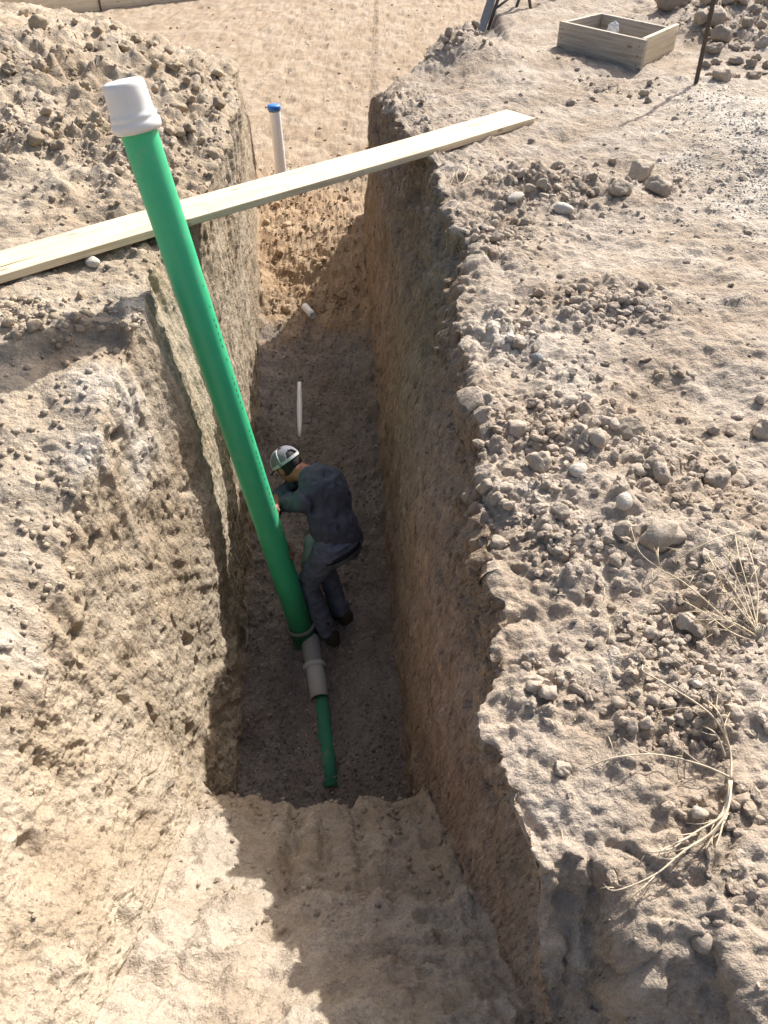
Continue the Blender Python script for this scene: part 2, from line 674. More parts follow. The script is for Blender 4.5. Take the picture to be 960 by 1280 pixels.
# loose dirt that slid down at the far end, highest against the right wall side
ZF = ZF + 0.22 * np.exp(-((Yr[:, None] - 7.3) / 0.55) ** 2) * (0.25 + 0.75 * tF[None, :] ** 1.5)
_fx = np.stack([XF, np.repeat(Yr[:, None], NFL, 1), np.zeros_like(XF)], -1).reshape(-1, 3).astype(np.float32)
_fw = (floorR - floorL)[:, None]
tal = np.exp(-np.minimum(tF, 1 - tF)[None, :] * _fw / .075) * np.clip(.5 + 1.2 * fbm(_fx, 2.4, 3, .6, 33.0).reshape(NR, NFL), 0, 1.5)
ZF = ZF + 0.11 * tal * (sstep(1.95, 2.15, Yr) * (1 - sstep(6.8, 7.6, Yr)))[:, None]
XWL, ZWL = wall(topL, zTL, mLx, mLz, floorL, ZF[:, 0], tW)
tWR = np.linspace(0, 1, NWR + 2)[1:-1]
upper = np.interp(Yr, [0, 1, 2.5, 3.6, 5, 6.5, 7.2], [.18, .22, .27, .30, .34, .18, .05]) + near * n1d(3.0, 14.1, 0.05)
mRx = floorR + 0.07 + 0.12 * np.clip(topR - floorR - 0.12, 0, 1)
mRz = zTR - upper * (zTR - fz)
XWR, ZWR = wall(topR[:], zTR, mRx, mRz, floorR, ZF[:, -1], tWR)
XWR, ZWR = XWR[:, ::-1], ZWR[:, ::-1]

X = np.concatenate([XL, XWL, XF, XWR, XR], 1)
Z = np.concatenate([ZL, ZWL, ZF, ZWR, ZR], 1)
NC = X.shape[1]
Yg = np.repeat(Yr[:, None], NC, 1)
cL, cWL, cF, cWR = XL.shape[1], XL.shape[1] + NWL, XL.shape[1] + NWL + NFL, XL.shape[1] + NWL + NFL + NWR
# soften profile corners along the columns (the lips and the foot of each wall)
for _ in range(3):
    for A in (X, Z):
        A[:, 1:-1] = 0.25 * A[:, :-2] + 0.5 * A[:, 1:-1] + 0.25 * A[:, 2:]

P = np.stack([X, Yg, Z], -1).astype(np.float32)


def grid_normals(P):
    du = np.gradient(P, axis=1)
    dv = np.gradient(P, axis=0)
    n = np.cross(du, dv)
    n /= np.linalg.norm(n, axis=2, keepdims=True) + 1e-9
    return n


N0 = grid_normals(P)
flat = P.reshape(-1, 3)
cols = np.repeat(np.arange(NC)[None, :], NR, 0).ravel()
Xf, Yf, Zf = flat[:, 0], flat[:, 1], flat[:, 2]


def soft_band(a, b, w=14):
    return (sstep(a - w, a + w, cols) * (1 - sstep(b - w, b + w, cols))).astype(np.float32)


wBL = (1 - sstep(cL - 10, cL + 10, cols)).astype(np.float32)
padcol = (1 - sstep(7.9, 8.7, Yf)).astype(np.float32)
wWL = soft_band(cL, cWL, 10) * padcol
wFL = soft_band(cWL, cF, 6)
wWR = soft_band(cF, cWR, 8) * padcol
wBR = sstep(cWR - 8, cWR + 8, cols).astype(np.float32)
padm = np.where(cols < cWL, sstep(-0.1, 0.5, (Yf - edge_y(edgeL, Xf)) * .72),
                np.where(cols >= cWR, sstep(-0.1, 0.4, (Yf - edge_y(edgeR, Xf)) * .8), sstep(7.9, 8.6, Yf))).astype(np.float32)
vis = ((Yf > -0.2) & (Yf < 19)).astype(np.float32)
bank = (wBL + wBR) * (1 - padm)

px_, py_, dd_ = project(flat.astype(np.float64))

# rubble patches on the right bank and the left bank (places taken from the photograph, radii in metres)
rub = np.zeros(len(flat), np.float32)
for (px, py, rx, ry, amp) in [(690, 235, .40, .40, 1.0), (625, 290, .25, .3, .9), (745, 390, .34, .2, .9), (800, 240, .35, .25, .6),
                              (720, 560, .35, .28, 1.0), (850, 610, .28, .3, 1.0), (660, 640, .2, .3, 1.0), (700, 690, .26, .2, .8),
                              (840, 830, .22, .18, 1.0), (930, 760, .25, .2, .8), (850, 900, .2, .14, .9), (890, 1010, .12, .10, .5),
                              (690, 870, .14, .12, .7), (930, 1120, .10, .08, .5), (640, 420, .12, .2, .7), (600, 560, .08, .3, .7),
                              (760, 110, .3, .3, .8), (910, 40, .75, .9, 1.0), (580, 60, .35, .45, 1.0), (500, 115, .25, .6, .9), (540, 160, .3, .4, .6),
                              (700, 470, .2, .12, .5)]:
    rub = np.maximum(rub, amp * gpx(Xf, Yf, px, py, rx, ry).astype(np.float32) * wBR)
for (px, py, rx, ry, amp) in [(60, 195, .6, .4, 1.0), (215, 190, .5, .7, 1.0), (270, 120, .5, .9, 1.0), (90, 90, 1.0, .9, 1.0), (30, 140, .7, .6, 1.0),
                              (120, 60, 1.0, 1.2, 1.0), (30, 395, .28, .12, 1.0), (150, 385, .3, .1, .5), (180, 300, .2, .3, .5)]:
    rub = np.maximum(rub, amp * gpx(Xf, Yf, px, py, rx, ry).astype(np.float32) * wBL)
rub *= (1 - padm)

print("grid", NR, NC, NR * NC)
D = np.zeros(len(flat), np.float32)
big = fbm(flat, 1.3, 3, 0.5, 3.0)
mid = fbm(flat, 4.5, 4, 0.55, 9.0)
fine = fbm(flat, 22.0, 3, 0.6, 4.0)
D += vis * (0.035 * big * (bank + 0.6 * wWL) + 0.012 * big * wWR)

# rubble: domes of Worley cells at three sizes
idx = np.where((vis > 0) & (Yf > 0.25) & (Yf < 11.5) & ((bank > 0.02) | (wWL > 0.02) | ((wWR > .02) & (Zf > -.9))) & (np.abs(Xf) < 6))[0]
q = flat[idx]
patch = perlin(q * 1.9 + 40)
patch2 = perlin(q * 5.3 + 12)
cl = np.zeros(len(idx), np.float32)
for fr, am, thr, off in ((6.5, 0.038, 0.42, 2.0), (14.0, 0.030, 0.55, 4.0), (27.0, 0.017, 0.65, 5.0), (58.0, 0.008, 0.72, 8.0)):
    f1, f2, rv = worley(q + 0.012 * np.stack([patch, patch2, patch], 1), fr, off)
    dome = np.clip(1 - (f1 / 0.62) ** 2, 0, 1) ** 0.6 * np.clip((f2 - f1) * 6, 0, 1)
    keep = (rv < thr).astype(np.float32) * (0.45 + 0.55 * np.modf(rv * 37)[0])
    cl += am * dome * keep
rm = np.clip(rub[idx] * 1.15 + 0.25 * patch2 * (rub[idx] > .1), 0, 1.1)
base_rub = np.clip(0.30 * patch + 0.22, 0.05, 0.6)
left_face = wWL[idx] * (1 - sstep(2.7, 3.4, Yf[idx]))
D[idx] += cl * (1.25 * np.clip(rm + base_rub * (wBR[idx] * 0.75 + wBL[idx] * 0.6), 0, 1.15) * bank[idx]
                + left_face * np.clip(-0.15 + 0.9 * patch + 0.5 * patch2, 0.0, 0.9) * 0.6)
lipz = wWR * sstep(-.75, -.15, Zf + .12 * big) * sstep(7.2, 6.6, Yf)
D[idx] += cl * lipz[idx] * np.clip(.55 + .8 * patch2, .1, 1.1)
crk = np.clip(1 - np.abs(perlin(flat * np.array([4.5, 4.5, 3.0], np.float32) + 88)) * 9, 0, 1)
nearlip = wBR * np.exp(-np.clip(Xf - np.repeat(topR, NC), 0, 9) / .14) * (1 - padm) + lipz
nearlip = nearlip * sstep(.80, 1.0, Yf)
D += vis * nearlip * (0.030 * mid + 0.008 * fine - 0.03 * crk)
farL = wBL * sstep(3.6, 5.0, Yf)
rg_ = 1 - np.abs(perlin(flat * np.float32(2.6) + 71)) * 2
D += vis * bank * ((0.012 + 0.008 * sstep(1.0, 3.0, Yf)) * mid + 0.0075 * fine + farL * (0.032 * mid + 0.034 * np.clip(rg_, 0, 1) ** 2))

# broken near face on the left: lumps, pockets, scratches
lf = wWL * (1 - sstep(2.7, 3.4, Yf)) * vis
rid = 1 - np.abs(perlin(flat * np.float32(6.5) + 31)) * 2
fine2 = fbm(flat, 55.0, 2, 0.6, 14.0)
chunk = np.clip(fbm(flat, 3.2, 2, .5, 91.0) * 1.6, -1, 1)
nr_ = 1 + 0.9 * (1 - sstep(1.3, 2.0, Yf))
D += lf * nr_ * (0.013 * mid + 0.011 * np.sign(chunk) * np.abs(chunk) ** .5 + 0.0062 * fine + 0.0042 * fine2)
D -= lf * (nr_ - 1) * 0.016 * sstep(0.30, 0.62, perlin(flat * np.float32(21) + 43))
pock = fbm(flat, 5.0, 2, 0.5, 77.0)
D -= lf * 0.05 * sstep(0.62, 0.78, pock)
D -= lf * 0.016 * np.clip(1 - np.abs(perlin(flat * np.array([2.2, 2.2, 3.0], np.float32) + 61)) * 34, 0, 1) * sstep(0, .3, big)
sc_ = wBR * (1 - sstep(.72, .95, Yf)) * vis
D += sc_ * (0.015 * np.sign(chunk) * np.abs(chunk) ** .5 + 0.012 * mid + 0.007 * fine + 0.004 * fine2 - 0.02 * crk)
pock2 = perlin(flat * np.float32(15) + 7)
D -= lf * 0.014 * sstep(0.50, 0.7, pock2)
# bucket scratches along the foot of the face, parallel to the ramp
al = (Zf + 0.96 * Yf)
sq = np.stack([al * 14, Yf * 0.6, Xf * 3], 1).astype(np.float32)
D += lf * (0.009 + 0.012 * (1 - sstep(1.2, 1.8, Yf))) * perlin(sq) * sstep(-0.2, -0.9, Zf)
# upright tool marks on the far left wall and the right wall
vs = np.stack([(Yf + .12 * Zf) * 24, Zf * 2.6 + Xf, Xf * 5], 1).astype(np.float32)
st = perlin(vs) + 0.6 * perlin(vs * np.float32(2.3) + 5) + 0.35 * perlin(vs * np.float32(5.1) + 9)
lw = wWL * sstep(2.7, 3.4, Yf) * vis
tilt = np.stack([(Yf + 0.25 * Zf) * 13, (Zf - 0.2 * Yf) * 2.2, Xf * 4], 1).astype(np.float32)
st2 = perlin(tilt) + 0.6 * perlin(tilt * np.float32(2.4) + 3)
D += lw * (0.0065 * st + 0.014 * mid + 0.006 * fine + 0.003 * fine2)
chip = sstep(0.30, 0.55, fbm(flat, 7.0, 2, 0.5, 55.0))
wr = wWR * vis
D += wr * (0.007 * st + 0.006 * st2 + 0.016 * mid + 0.007 * fine - 0.026 * chip + 0.016 * np.sign(chunk) * np.abs(chunk) ** .6)
# floor of the trench: bedding gravel with wheel-like ruts along it
f_deep = wFL * sstep(1.85, 2.0, Yf) * (1 - sstep(6.3, 7.0, Yf))
f_ramp = wFL * (1 - sstep(1.75, 1.95, Yf)) * vis
f_dirt = wFL * sstep(6.2, 6.8, Yf) * (1 - sstep(8.4, 9.0, Yf))
along = np.stack([Xf * 6, Yf * 0.7, Zf * 0], 1).astype(np.float32)
D += f_deep * (0.034 * perlin(along) + 0.022 * mid + 0.008 * fine)
across = np.stack([Xf * 1.6, Yf * 11 + 1.2 * mid, Zf * 0], 1).astype(np.float32)
grooves = np.stack([Xf * 9 + 0.3 * mid, Yf * 0.9, Zf * 0], 1).astype(np.float32)
D += f_ramp * (0.050 * perlin(across) * (1 - 0.6 * sstep(.8, 1.4, Yf)) + 0.045 * perlin(grooves) * sstep(0.6, 1.2, Yf) + 0.016 * mid + 0.010 * fine + 0.004 * fine2)
tr = (Xf - np.repeat(floorL, NC)) / np.maximum(np.repeat(floorR - floorL, NC), .1)
imp = np.zeros(len(flat), np.float32)
for t0_, wd in ((.40, .022), (.53, .030), (.66, .020), (.84, .025)):
    imp -= 0.034 * np.exp(-((tr - t0_ + .012 * mid) / wd) ** 2) * sstep(.95, 1.2, Yf)
bars = np.clip(np.sin((Yf + .03 * mid) * 26) * 2, -1, 1) * np.exp(-((tr - .62) / .22) ** 4)
imp += 0.013 * bars * sstep(.62, .8, Yf) * sstep(1.5, 1.3, Yf)
D += f_ramp * imp
idx2 = np.where((f_dirt > 0.02) | ((f_ramp > 0.02) & (Yf > 1.0)) | (f_deep > 0.02))[0]
q = flat[idx2]
f1, f2, rv = worley(q, 17.0, 3.0)
dm = np.clip(1 - (f1 / .6) ** 2, 0, 1) * (rv < .6)
f1b, f2b, rvb = worley(q, 42.0, 3.0)
dmb = np.clip(1 - (f1b / .6) ** 2, 0, 1) * (rvb < .7)
D[idx2] += (0.018 * dm + 0.010 * dmb) * f_dirt[idx2] + 0.030 * mid[idx2] * f_dirt[idx2] + 0.010 * fine[idx2] * f_dirt[idx2] + (0.022 * dm * np.clip(perlin(q * 4.0) + .1, 0, 1) + 0.006 * dmb) * f_ramp[idx2] + 0.007 * dmb * f_deep[idx2]
lipc = f_ramp * np.exp(-((Yf - 1.73) / 0.10) ** 2)
D += lipc * (0.032 * fbm(flat, 6.0, 3, 0.6, 66.0) + 0.01)
# pad: trodden earth full of shallow dents
padv = padm * vis
idx3 = np.where((padv > 0.02) & (np.abs(Xf) < 9))[0]
q = flat[idx3] * np.array([1, .75, 1], np.float32)
f1, f2, rv = worley(q, 4.6, 1.0)
f1b, _, rvb = worley(q, 11.0, 6.0)
D[idx3] += padv[idx3] * (-0.035 * np.clip(1 - (f1 / .45) ** 2, 0, 1) * (rv < .7) + 0.012 * np.clip(1 - (f1b / .5) ** 2, 0, 1) * (rvb < .4) + 0.02 * mid[idx3] + 0.006 * fine[idx3])

N0 = N0.reshape(-1, 3)
_fl = (padm > .6) & (Yf > 8.0)
N0[_fl] = (0, 0, 1)
flat2 = flat + N0.reshape(-1, 3) * D[:, None]
P2 = flat2.reshape(NR, NC, 3)

# soil colours -------------------------------------------------------------
def C(*c):
    return np.array(c, np.float32)


c_bankR, c_bankL = C(.425, .365, .305), C(.44, .372, .292)
c_face, c_ramp = C(.46, .392, .306), C(.465, .40, .325)
c_wallR, c_red = C(.45, .362, .30), C(.49, .37, .30)
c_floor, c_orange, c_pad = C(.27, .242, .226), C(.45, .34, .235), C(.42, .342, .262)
c_white, c_gravel = C(.62, .57, .50), C(.55, .50, .44)


def mixv(a, b, w):
    return a + (b - a) * w[:, None]


col = np.zeros_like(flat)
col += c_bankL * (wBL * (cols < cL + 20))[:, None]
col = np.where((cols < cL)[:, None], c_bankL[None], col)
lwall = mixv(np.repeat(c_face[None], len(flat), 0), np.repeat((c_face * .93)[None], len(flat), 0), sstep(3, 4, Yf))
col = np.where(((cols >= cL) & (cols < cWL))[:, None], lwall, col)
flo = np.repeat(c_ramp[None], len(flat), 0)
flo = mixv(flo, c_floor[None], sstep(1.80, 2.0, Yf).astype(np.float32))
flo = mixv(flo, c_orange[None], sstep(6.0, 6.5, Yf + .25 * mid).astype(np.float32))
flo = mixv(flo, c_pad[None], sstep(8.2, 8.8, Yf).astype(np.float32))
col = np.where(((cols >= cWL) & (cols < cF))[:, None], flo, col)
wcol = mixv(np.repeat(c_wallR[None], len(flat), 0), c_red[None], np.clip(0.45 + 0.8 * big + 0.3 * st2, 0, 1) * sstep(-2.2, -1.0, Zf))
wcol = mixv(wcol, (c_bankR * np.array([.93, .88, .83], np.float32))[None], sstep(-1.15, -.15, Zf + .22 * mid + .1 * st2).astype(np.float32) * 0.9)
wcol = mixv(wcol, c_orange[None], (sstep(5.8, 6.6, Yf) * sstep(-.3, -1.2, Zf) * .7).astype(np.float32))
col = np.where(((cols >= cF) & (cols < cWR))[:, None], wcol, col)
col = np.where((cols >= cWR)[:, None], c_bankR[None], col)
col = mixv(col, c_pad[None], padm)
# lime-white crust on the left face and along the right lip, grey gravel spilled at the right
wcr = np.zeros(len(flat), np.float32)
for (px, py, rr) in ((140, 470, .11), (165, 500, .10), (180, 570, .10), (120, 560, .07), (30, 800, .10), (190, 380, .10)):
    cand = np.where((cols < cWL) & (np.abs(px_ - px) < 8) & (np.abs(py_ - py) < 8))[0]
    if len(cand):
        cpt = flat[cand[np.argmin(dd_[cand])]]
        cw = np.exp(-((flat - cpt) ** 2).sum(1) / (rr * 1.3) ** 2)
        wcr = np.maximum(wcr, np.clip(cw * 1.5 * (0.65 + 0.7 * mid), 0, .9) * (cols < cWL))
for (px, py, rx, ry, a) in [(630, 430, .2, .25, .55), (690, 500, .2, .15, .3), (780, 750, .12, .12, .5), (730, 480, .2, .12, .35),
                            (640, 1020, .08, .08, .5)]:
    wcr = np.maximum(wcr, a * gpx(Xf, Yf, px, py, rx, ry) * np.clip(.7 + mid, 0, 1.2) * (cols >= cWR - 12))
wcr = np.maximum(wcr, .3 * np.clip(mid - .15, 0, 1) * bank)
col = mixv(col, c_white[None], np.clip(wcr, 0, .9).astype(np.float32))
gv = np.clip(1.2 * gpx(Xf, Yf, 985, 230, .55, 1.5) + .9 * gpx(Xf, Yf, 900, 130, .4, .5) + .5 * fbm(flat, 3.0, 2, .5, 21.0) * gpx(Xf, Yf, 900, 250, .7, 1.2), 0, 1) * (cols >= cWR)
col = mixv(col, c_gravel[None], gv.astype(np.float32))
col = mixv(col, (col * np.array([.86, .82, .77], np.float32)), np.clip(0.5 + 1.1 * fbm(flat, 2.2, 4, .6, 15.0), 0, 1).astype(np.float32))
col = np.clip(col, 0.02, 0.8).astype(np.float32)


def grid_part(name, c0, c1, mat=None, r0=0, r1=NR):
    """columns c0..c1 inclusive become one mesh"""
    n = c1 - c0 + 1
    m = r1 - r0
    V = P2[r0:r1, c0:c1 + 1].reshape(-1, 3)
    K = col.reshape(NR, NC, 3)[r0:r1, c0:c1 + 1].reshape(-1, 3)
    a = np.arange(m * n).reshape(m, n)
    F = np.stack([a[:-1, :-1], a[:-1, 1:], a[1:, 1:], a[1:, :-1]], -1).reshape(-1, 4)
    me = np_mesh(name, V, F, mat or M_DIRT, True, K)
    return tag(obj(name, me), kind="structure")


tag(grid_part("left_bank_ground", 0, cL), "trodden tan bank heaped with clods left of the trench")
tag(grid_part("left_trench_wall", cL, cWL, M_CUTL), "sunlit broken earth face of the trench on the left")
tag(grid_part("trench_floor", cWL, cF), "trench floor with dark bedding gravel, ramp and loose dirt at its end")
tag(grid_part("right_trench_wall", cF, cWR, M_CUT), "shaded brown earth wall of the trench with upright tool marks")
tag(grid_part("right_bank_ground", cWR, NC - 1), "grey tan bank of crumbled soil right of the trench")

# look-ups on the finished ground -------------------------------------------
N2 = grid_normals(P2).reshape(-1, 3)
PX, PY, PD = project(flat2.astype(np.float64))
_ok = (PX > -80) & (PX < 1040) & (PY > -60) & (PY < 1340) & (PD > .3) & (Yf > .2)
_oki = np.where(_ok)[0]


def hit(px, py, rad=4.0):
    """ground point that the photograph shows at a pixel"""
    for k in range(6):
        m = (np.abs(PX[_oki] - px) < rad) & (np.abs(PY[_oki] - py) < rad)
        if m.any():
            c = _oki[m]
            dmin = PD[c].min()
            c = c[PD[c] < dmin + 0.12]
            b = c[np.argmin((PX[c] - px) ** 2 + (PY[c] - py) ** 2)]
            return Vector(flat2[b].tolist()), Vector(N2[b].tolist())
        rad *= 1.8
    return at_z(px, py), Vector((0, 0, 1))


XYI = np.where((np.abs(Xf) < 7) & (Yf > -.2) & (Yf < 12))[0]


def ground_z(x, y):
    d = (flat2[XYI, 0] - x) ** 2 + (flat2[XYI, 1] - y) ** 2
    near_ = XYI[d < 0.0016]
    if len(near_) == 0:
        near_ = XYI[np.argsort(d)[:4]]
    return float(np.median(flat2[near_, 2]))



# ------------------------------------------------------------------ wooden plank across the trench
M_PLANK = wood_material("pine_plank", (0.52, 0.41, 0.27), (0.74, 0.63, 0.46), 0, 0.55)
a_near = at_z(668, 148, 0.055)
a_far = at_z(635, 137, 0.055)
b_near = at_z(0, 345, 0.085)
b_far = at_z(0, 312, 0.085)
ra, rb = (a_near + a_far) / 2, (b_near + b_far) / 2
pd = (ra - rb).normalized()
ra_end = ra
rb_end = rb - pd * 0.55
pl_len = (ra_end - rb_end).length
V, F = bev_box(pl_len, 0.262, 0.04, 0.004, 0.004, 24)
plank = obj("wooden_plank", mesh_from("wooden_plank", V, F, M_PLANK))
plank.matrix_world = Matrix.Translation((ra_end + rb_end) / 2 - Vector((0, 0, 0.02))) @ pd.to_track_quat('X', 'Z').to_matrix().to_4x4()
tag(plank, "long pale wooden plank laid across the trench from bank to bank", "plank")
# a long drying crack along the left half of the board
cr_pts = []
for k in range(26):
    t = k / 25
    cr_pts.append((-pl_len / 2 + 0.1 + 1.55 * t, -0.075 + 0.085 * t + 0.006 * math.sin(9 * t) + random.uniform(-.003, .003), 0.0205 + 0.0042 * math.sin((-pl_len / 2 + 0.1 + 1.55 * t) * 1.9)))
M_CRACK = plain("wood_crack", (0.10, 0.07, 0.045), 0.95, 0.1)

# ------------------------------------------------------------------ green riser pipe with white cap
M_GREEN = pipe_material("green_pvc", (0.05, 0.50, 0.24), 0.42, 0.42, (.30, .36, .27))
M_WHITE = pipe_material("white_pvc", (0.80, 0.79, 0.76), 0.42, 0.2)
M_WHITE2 = pipe_material("white_pvc_clean", (0.86, 0.86, 0.87), 0.4, 0.03)
M_GREY = pipe_material("grey_pvc", (0.36, 0.36, 0.35), 0.55, 0.5)
M_BLUE = plain("blue_cap", (0.02, 0.16, 0.55), 0.45, 0.5)
M_TEAL = pipe_material("teal_pvc", (0.09, 0.19, 0.155), 0.6, 0.6)
R_PIPE = 0.079
B = Vector((-.543, 3.24, -2.43))
T = Vector((-1.075, 3.55, .77))
ax = (T - B).normalized()
L = (T - B).length
riser = empty("sewer_riser", B)
riser.rotation_euler = ax.to_track_quat('Z', 'Y').to_euler()
tag(riser, "tall leaning green pipe with a white cap standing in the trench", "pipe")
V, F = lathe([(R_PIPE - .006, 0.02), (R_PIPE, 0.02), (R_PIPE, .5), (R_PIPE, 1.0), (R_PIPE, 1.7), (R_PIPE, 2.4), (R_PIPE, L - .02)], 56)
obj("pipe_shaft", mesh_from("pipe_shaft", V, F, M_GREEN), riser)
# bell end at the foot with a pale gasket rim
V, F = lathe([(R_PIPE + .001, .085), (R_PIPE + .013, .08), (R_PIPE + .014, .06), (R_PIPE + .012, .045), (R_PIPE + .008, .03), (R_PIPE + .008, -.10), (R_PIPE - .012, -.13), (0.0, -.13)], 56)
bell = obj("bell_end", mesh_from("bell_end", V, F, pipe_material("dark_green_pvc", (0.015, 0.12, 0.06), 0.55, 0.6)), riser)
V, F = lathe([(R_PIPE + .004, .094), (R_PIPE + .018, .090), (R_PIPE + .020, .082), (R_PIPE + .018, .074), (R_PIPE + .009, .070)], 56)
obj("gasket_rim", mesh_from("gasket_rim", V, F, pipe_material("dusty_gasket", (0.20, 0.22, 0.20), .7, .6)), bell)
# cap
c0 = L - .105
prof = [(R_PIPE + .001, c0), (.100, c0 - .004), (.1125, c0 + .006), (.1145, c0 + .022), (.112, c0 + .036), (.105, c0 + .043), (.104, c0 + .050), (.1065, c0 + .057),
        (.105, c0 + .066), (.0985, c0 + .074), (.0955, c0 + .085), (.0935, c0 + .13), (.0915, c0 + .178), (.088, c0 + .192), (.080, c0 + .200), (.068, c0 + .2035), (.012, c0 + .2045), (.009, c0 + .202), (0.0, c0 + .202)]
prof = [(r if r < .0805 else .08 + (r - .08) * .78, c0 + (z - c0) * .93) for r, z in prof]
V, F = lathe(prof, 64)
obj("end_cap", mesh_from("end_cap", V, F, M_WHITE), riser)
# small factory print along the pipe
M_PRINT = plain("black_print", (0.01, 0.05, 0.03), 0.6)
Vp, Fp = [], []
_q = ax.to_track_quat('Z', 'Y')
_want = (Vector((0.90, -.32, .30))).normalized()
PRINT_A = max((k * .01 for k in range(629)), key=lambda a: (_q @ Vector((math.cos(a), math.sin(a), 0))).dot(_want))
for k in range(46):
    z0 = 0.9 + k * 0.036
    if random.random() < .25:
        continue
    a0 = PRINT_A
    w = .055 + .02 * random.random()
    hgt = .010 + .012 * random.random()
    n = len(Vp)
    for (aa, zz) in ((a0, z0), (a0 + w, z0), (a0 + w, z0 + hgt), (a0, z0 + hgt)):
        Vp.append(((R_PIPE + .0006) * math.cos(aa), (R_PIPE + .0006) * math.sin(aa), zz))
    Fp.append((n, n + 1, n + 2, n + 3))

# ------------------------------------------------------------------ buried sewer line that surfaces along the floor
def floor_pt(px, py, lift=0.0):
    p, n = hit(px, py)
    return Vector((p.x, p.y, p.z + lift))


def pipe_between(name, a, b, r, mat, parent=None, extra=(), seg=40):
    """hollow straight pipe a -> b"""
    Lp = (Vector(b) - Vector(a)).length
    pr = [(r - .006, .03), (r - .006, 0), (r, 0), (r, Lp * .33), (r, Lp * .66), (r, Lp), (r - .006, Lp), (r - .006, Lp - .05), (0, Lp - .05)]
    V, F = lathe(pr, seg)
    o = obj(name, mesh_from(name, V, F, mat), parent)
    o.matrix_world = axis_matrix(a, b)
    return o


# grey reducer and coupling lying below the riser
g0, g1 = floor_pt(389, 806, .03), floor_pt(399, 872, -.012)
gl = (g1 - g0).length
coup = empty("grey_coupling", g0)
coup.rotation_euler = (g1 - g0).to_track_quat('Z', 'Y').to_euler()
tag(coup, "pale grey pipe coupling half buried in gravel below the riser's foot", "pipe fitting")
V, F = lathe([(.062, -.03), (.064, 0), (.060, gl * .42), (.060, gl * .44)], 44)
obj("reducer", mesh_from("reducer", V, F, M_GREY), coup)
V, F = lathe([(.060, gl * .40), (.074, gl * .41), (.078, gl * .44), (.075, gl * .47), (.066, gl * .49)], 44)
obj("collar", mesh_from("collar", V, F, pipe_material("pale_grey_pvc", (0.55, 0.55, 0.53), .55, .4)), coup)
V, F = lathe([(.060, gl * .46), (.062, gl * .5), (.060, gl), (.054, gl), (.054, gl - .03), (0, gl - .03)], 44)
obj("sleeve", mesh_from("sleeve", V, F, pipe_material("light_grey_pvc", (0.50, 0.50, 0.48), .55, .45)), coup)
g2, g3 = floor_pt(400, 866, -.024), floor_pt(414, 984, -.024)
o = pipe_between("green_pipe_section", g2, g3, .048, pipe_material("green_pvc_dusty", (0.04, 0.22, 0.13), .75, .8, (.26, .225, .2)))
tag(o, "green pipe section sunk in the dark gravel near the ramp's foot", "pipe")
w0, w1 = floor_pt(374, 478), floor_pt(375, 546)
wz = [ground_z(*w0.lerp(w1, k / 8).xy) for k in range(9)]
fit = np.polyfit(np.arange(9), wz, 2)
wpts = [Vector((*w0.lerp(w1, k / 8).xy, float(np.polyval(fit, k)) + .002)) for k in range(9)]
V, F = tube(wpts, [.017, .020, .023, .024, .024, .023, .021, .018, .015], 24)
o = obj("white_pipe_section", mesh_from("white_pipe_section", V, F, M_WHITE2))
tag(o, "buried white pipe showing as a thin strip in the gravel beyond the worker", "pipe")
t0, t1 = floor_pt(389, 672, -.005), floor_pt(385, 712, .0)
o = pipe_between("teal_pipe_section", t0, t1, .050, M_TEAL)
tag(o, "pale green pipe piece on the floor by the worker's knee", "pipe")
# white offcut lying at the foot of the dirt slope
p, n = hit(388, 394)
o = pipe_between("white_pipe_offcut", p + Vector((-.055, .07, .055)), p + Vector((.03, -.06, .03)), .034, M_WHITE2)
tag(o, "short white pipe offcut on the dirt at the slope's foot", "pipe")
# upright white pipe with blue cap at the pad edge
wb = at_z(353, 226, PAD_Z)
wb.z = ground_z(wb.x, wb.y) - .02
up_pipe = empty("white_standpipe", wb)
wt_dir = Vector((-0.028, 0.02, 1)).normalized()
up_pipe.rotation_euler = wt_dir.to_track_quat('Z', 'Y').to_euler()
tag(up_pipe, "upright white pipe with a blue top standing at the trench's far end", "pipe")
WH = 0.80
V, F = lathe([(.057, -.2), (.057, .2), (.057, WH - .1), (.0575, WH - .055)], 40)
obj("pipe_shaft", mesh_from("pipe_shaft", V, F, M_WHITE2), up_pipe)
V, F = lathe([(.0575, WH - .042), (.0645, WH - .040), (.0655, WH - .036), (.0655, WH - .006), (.062, WH), (0, WH)], 40)
obj("pipe_cap", mesh_from("pipe_cap", V, F, M_BLUE), up_pipe)

# ------------------------------------------------------------------ open wooden form box on the right bank
M_BOX = wood_material("weathered_board", (0.27, 0.235, 0.19), (0.50, 0.445, 0.37), 0, 0.6)
M_BOX2 = wood_material("paler_board", (0.46, 0.38, 0.27), (0.66, 0.57, 0.42), 0, 0.5)  # paler wood for the right-hand board
FL, FR, BL, BR = (Vector((1.60, 8.13, 0)), Vector((2.17, 7.42, 0)), Vector((2.055, 8.54, 0)), Vector((2.64, 8.02, 0)))
bz = min(ground_z(p.x, p.y) for p in (FL, FR, BL)) - .01
boxo = empty("wooden_box_form", (FL.x, FL.y, bz))
tag(boxo, "open wooden box of nailed boards sitting on the right bank", "wooden box")
HB = 0.245


def board_between(a, b, h, th, side, mat, parent, base, name="board", drop=0.0):
    d = (b - a)
    ln = d.length
    V, F = bev_box(ln, th, h, .004, .0015, 6)
    o = obj(name, mesh_from(name, V, F, mat), parent)
    nrm = Vector((-d.y, d.x, 0)).normalized() * side
    mid_ = (a + b) / 2 + nrm * (th / 2)
    M = Matrix.Translation((mid_.x, mid_.y, base + h / 2 - drop)) @ Vector((d.x, d.y, 0)).to_track_quat('X', 'Z').to_matrix().to_4x4()
    o.matrix_world = M
    return o


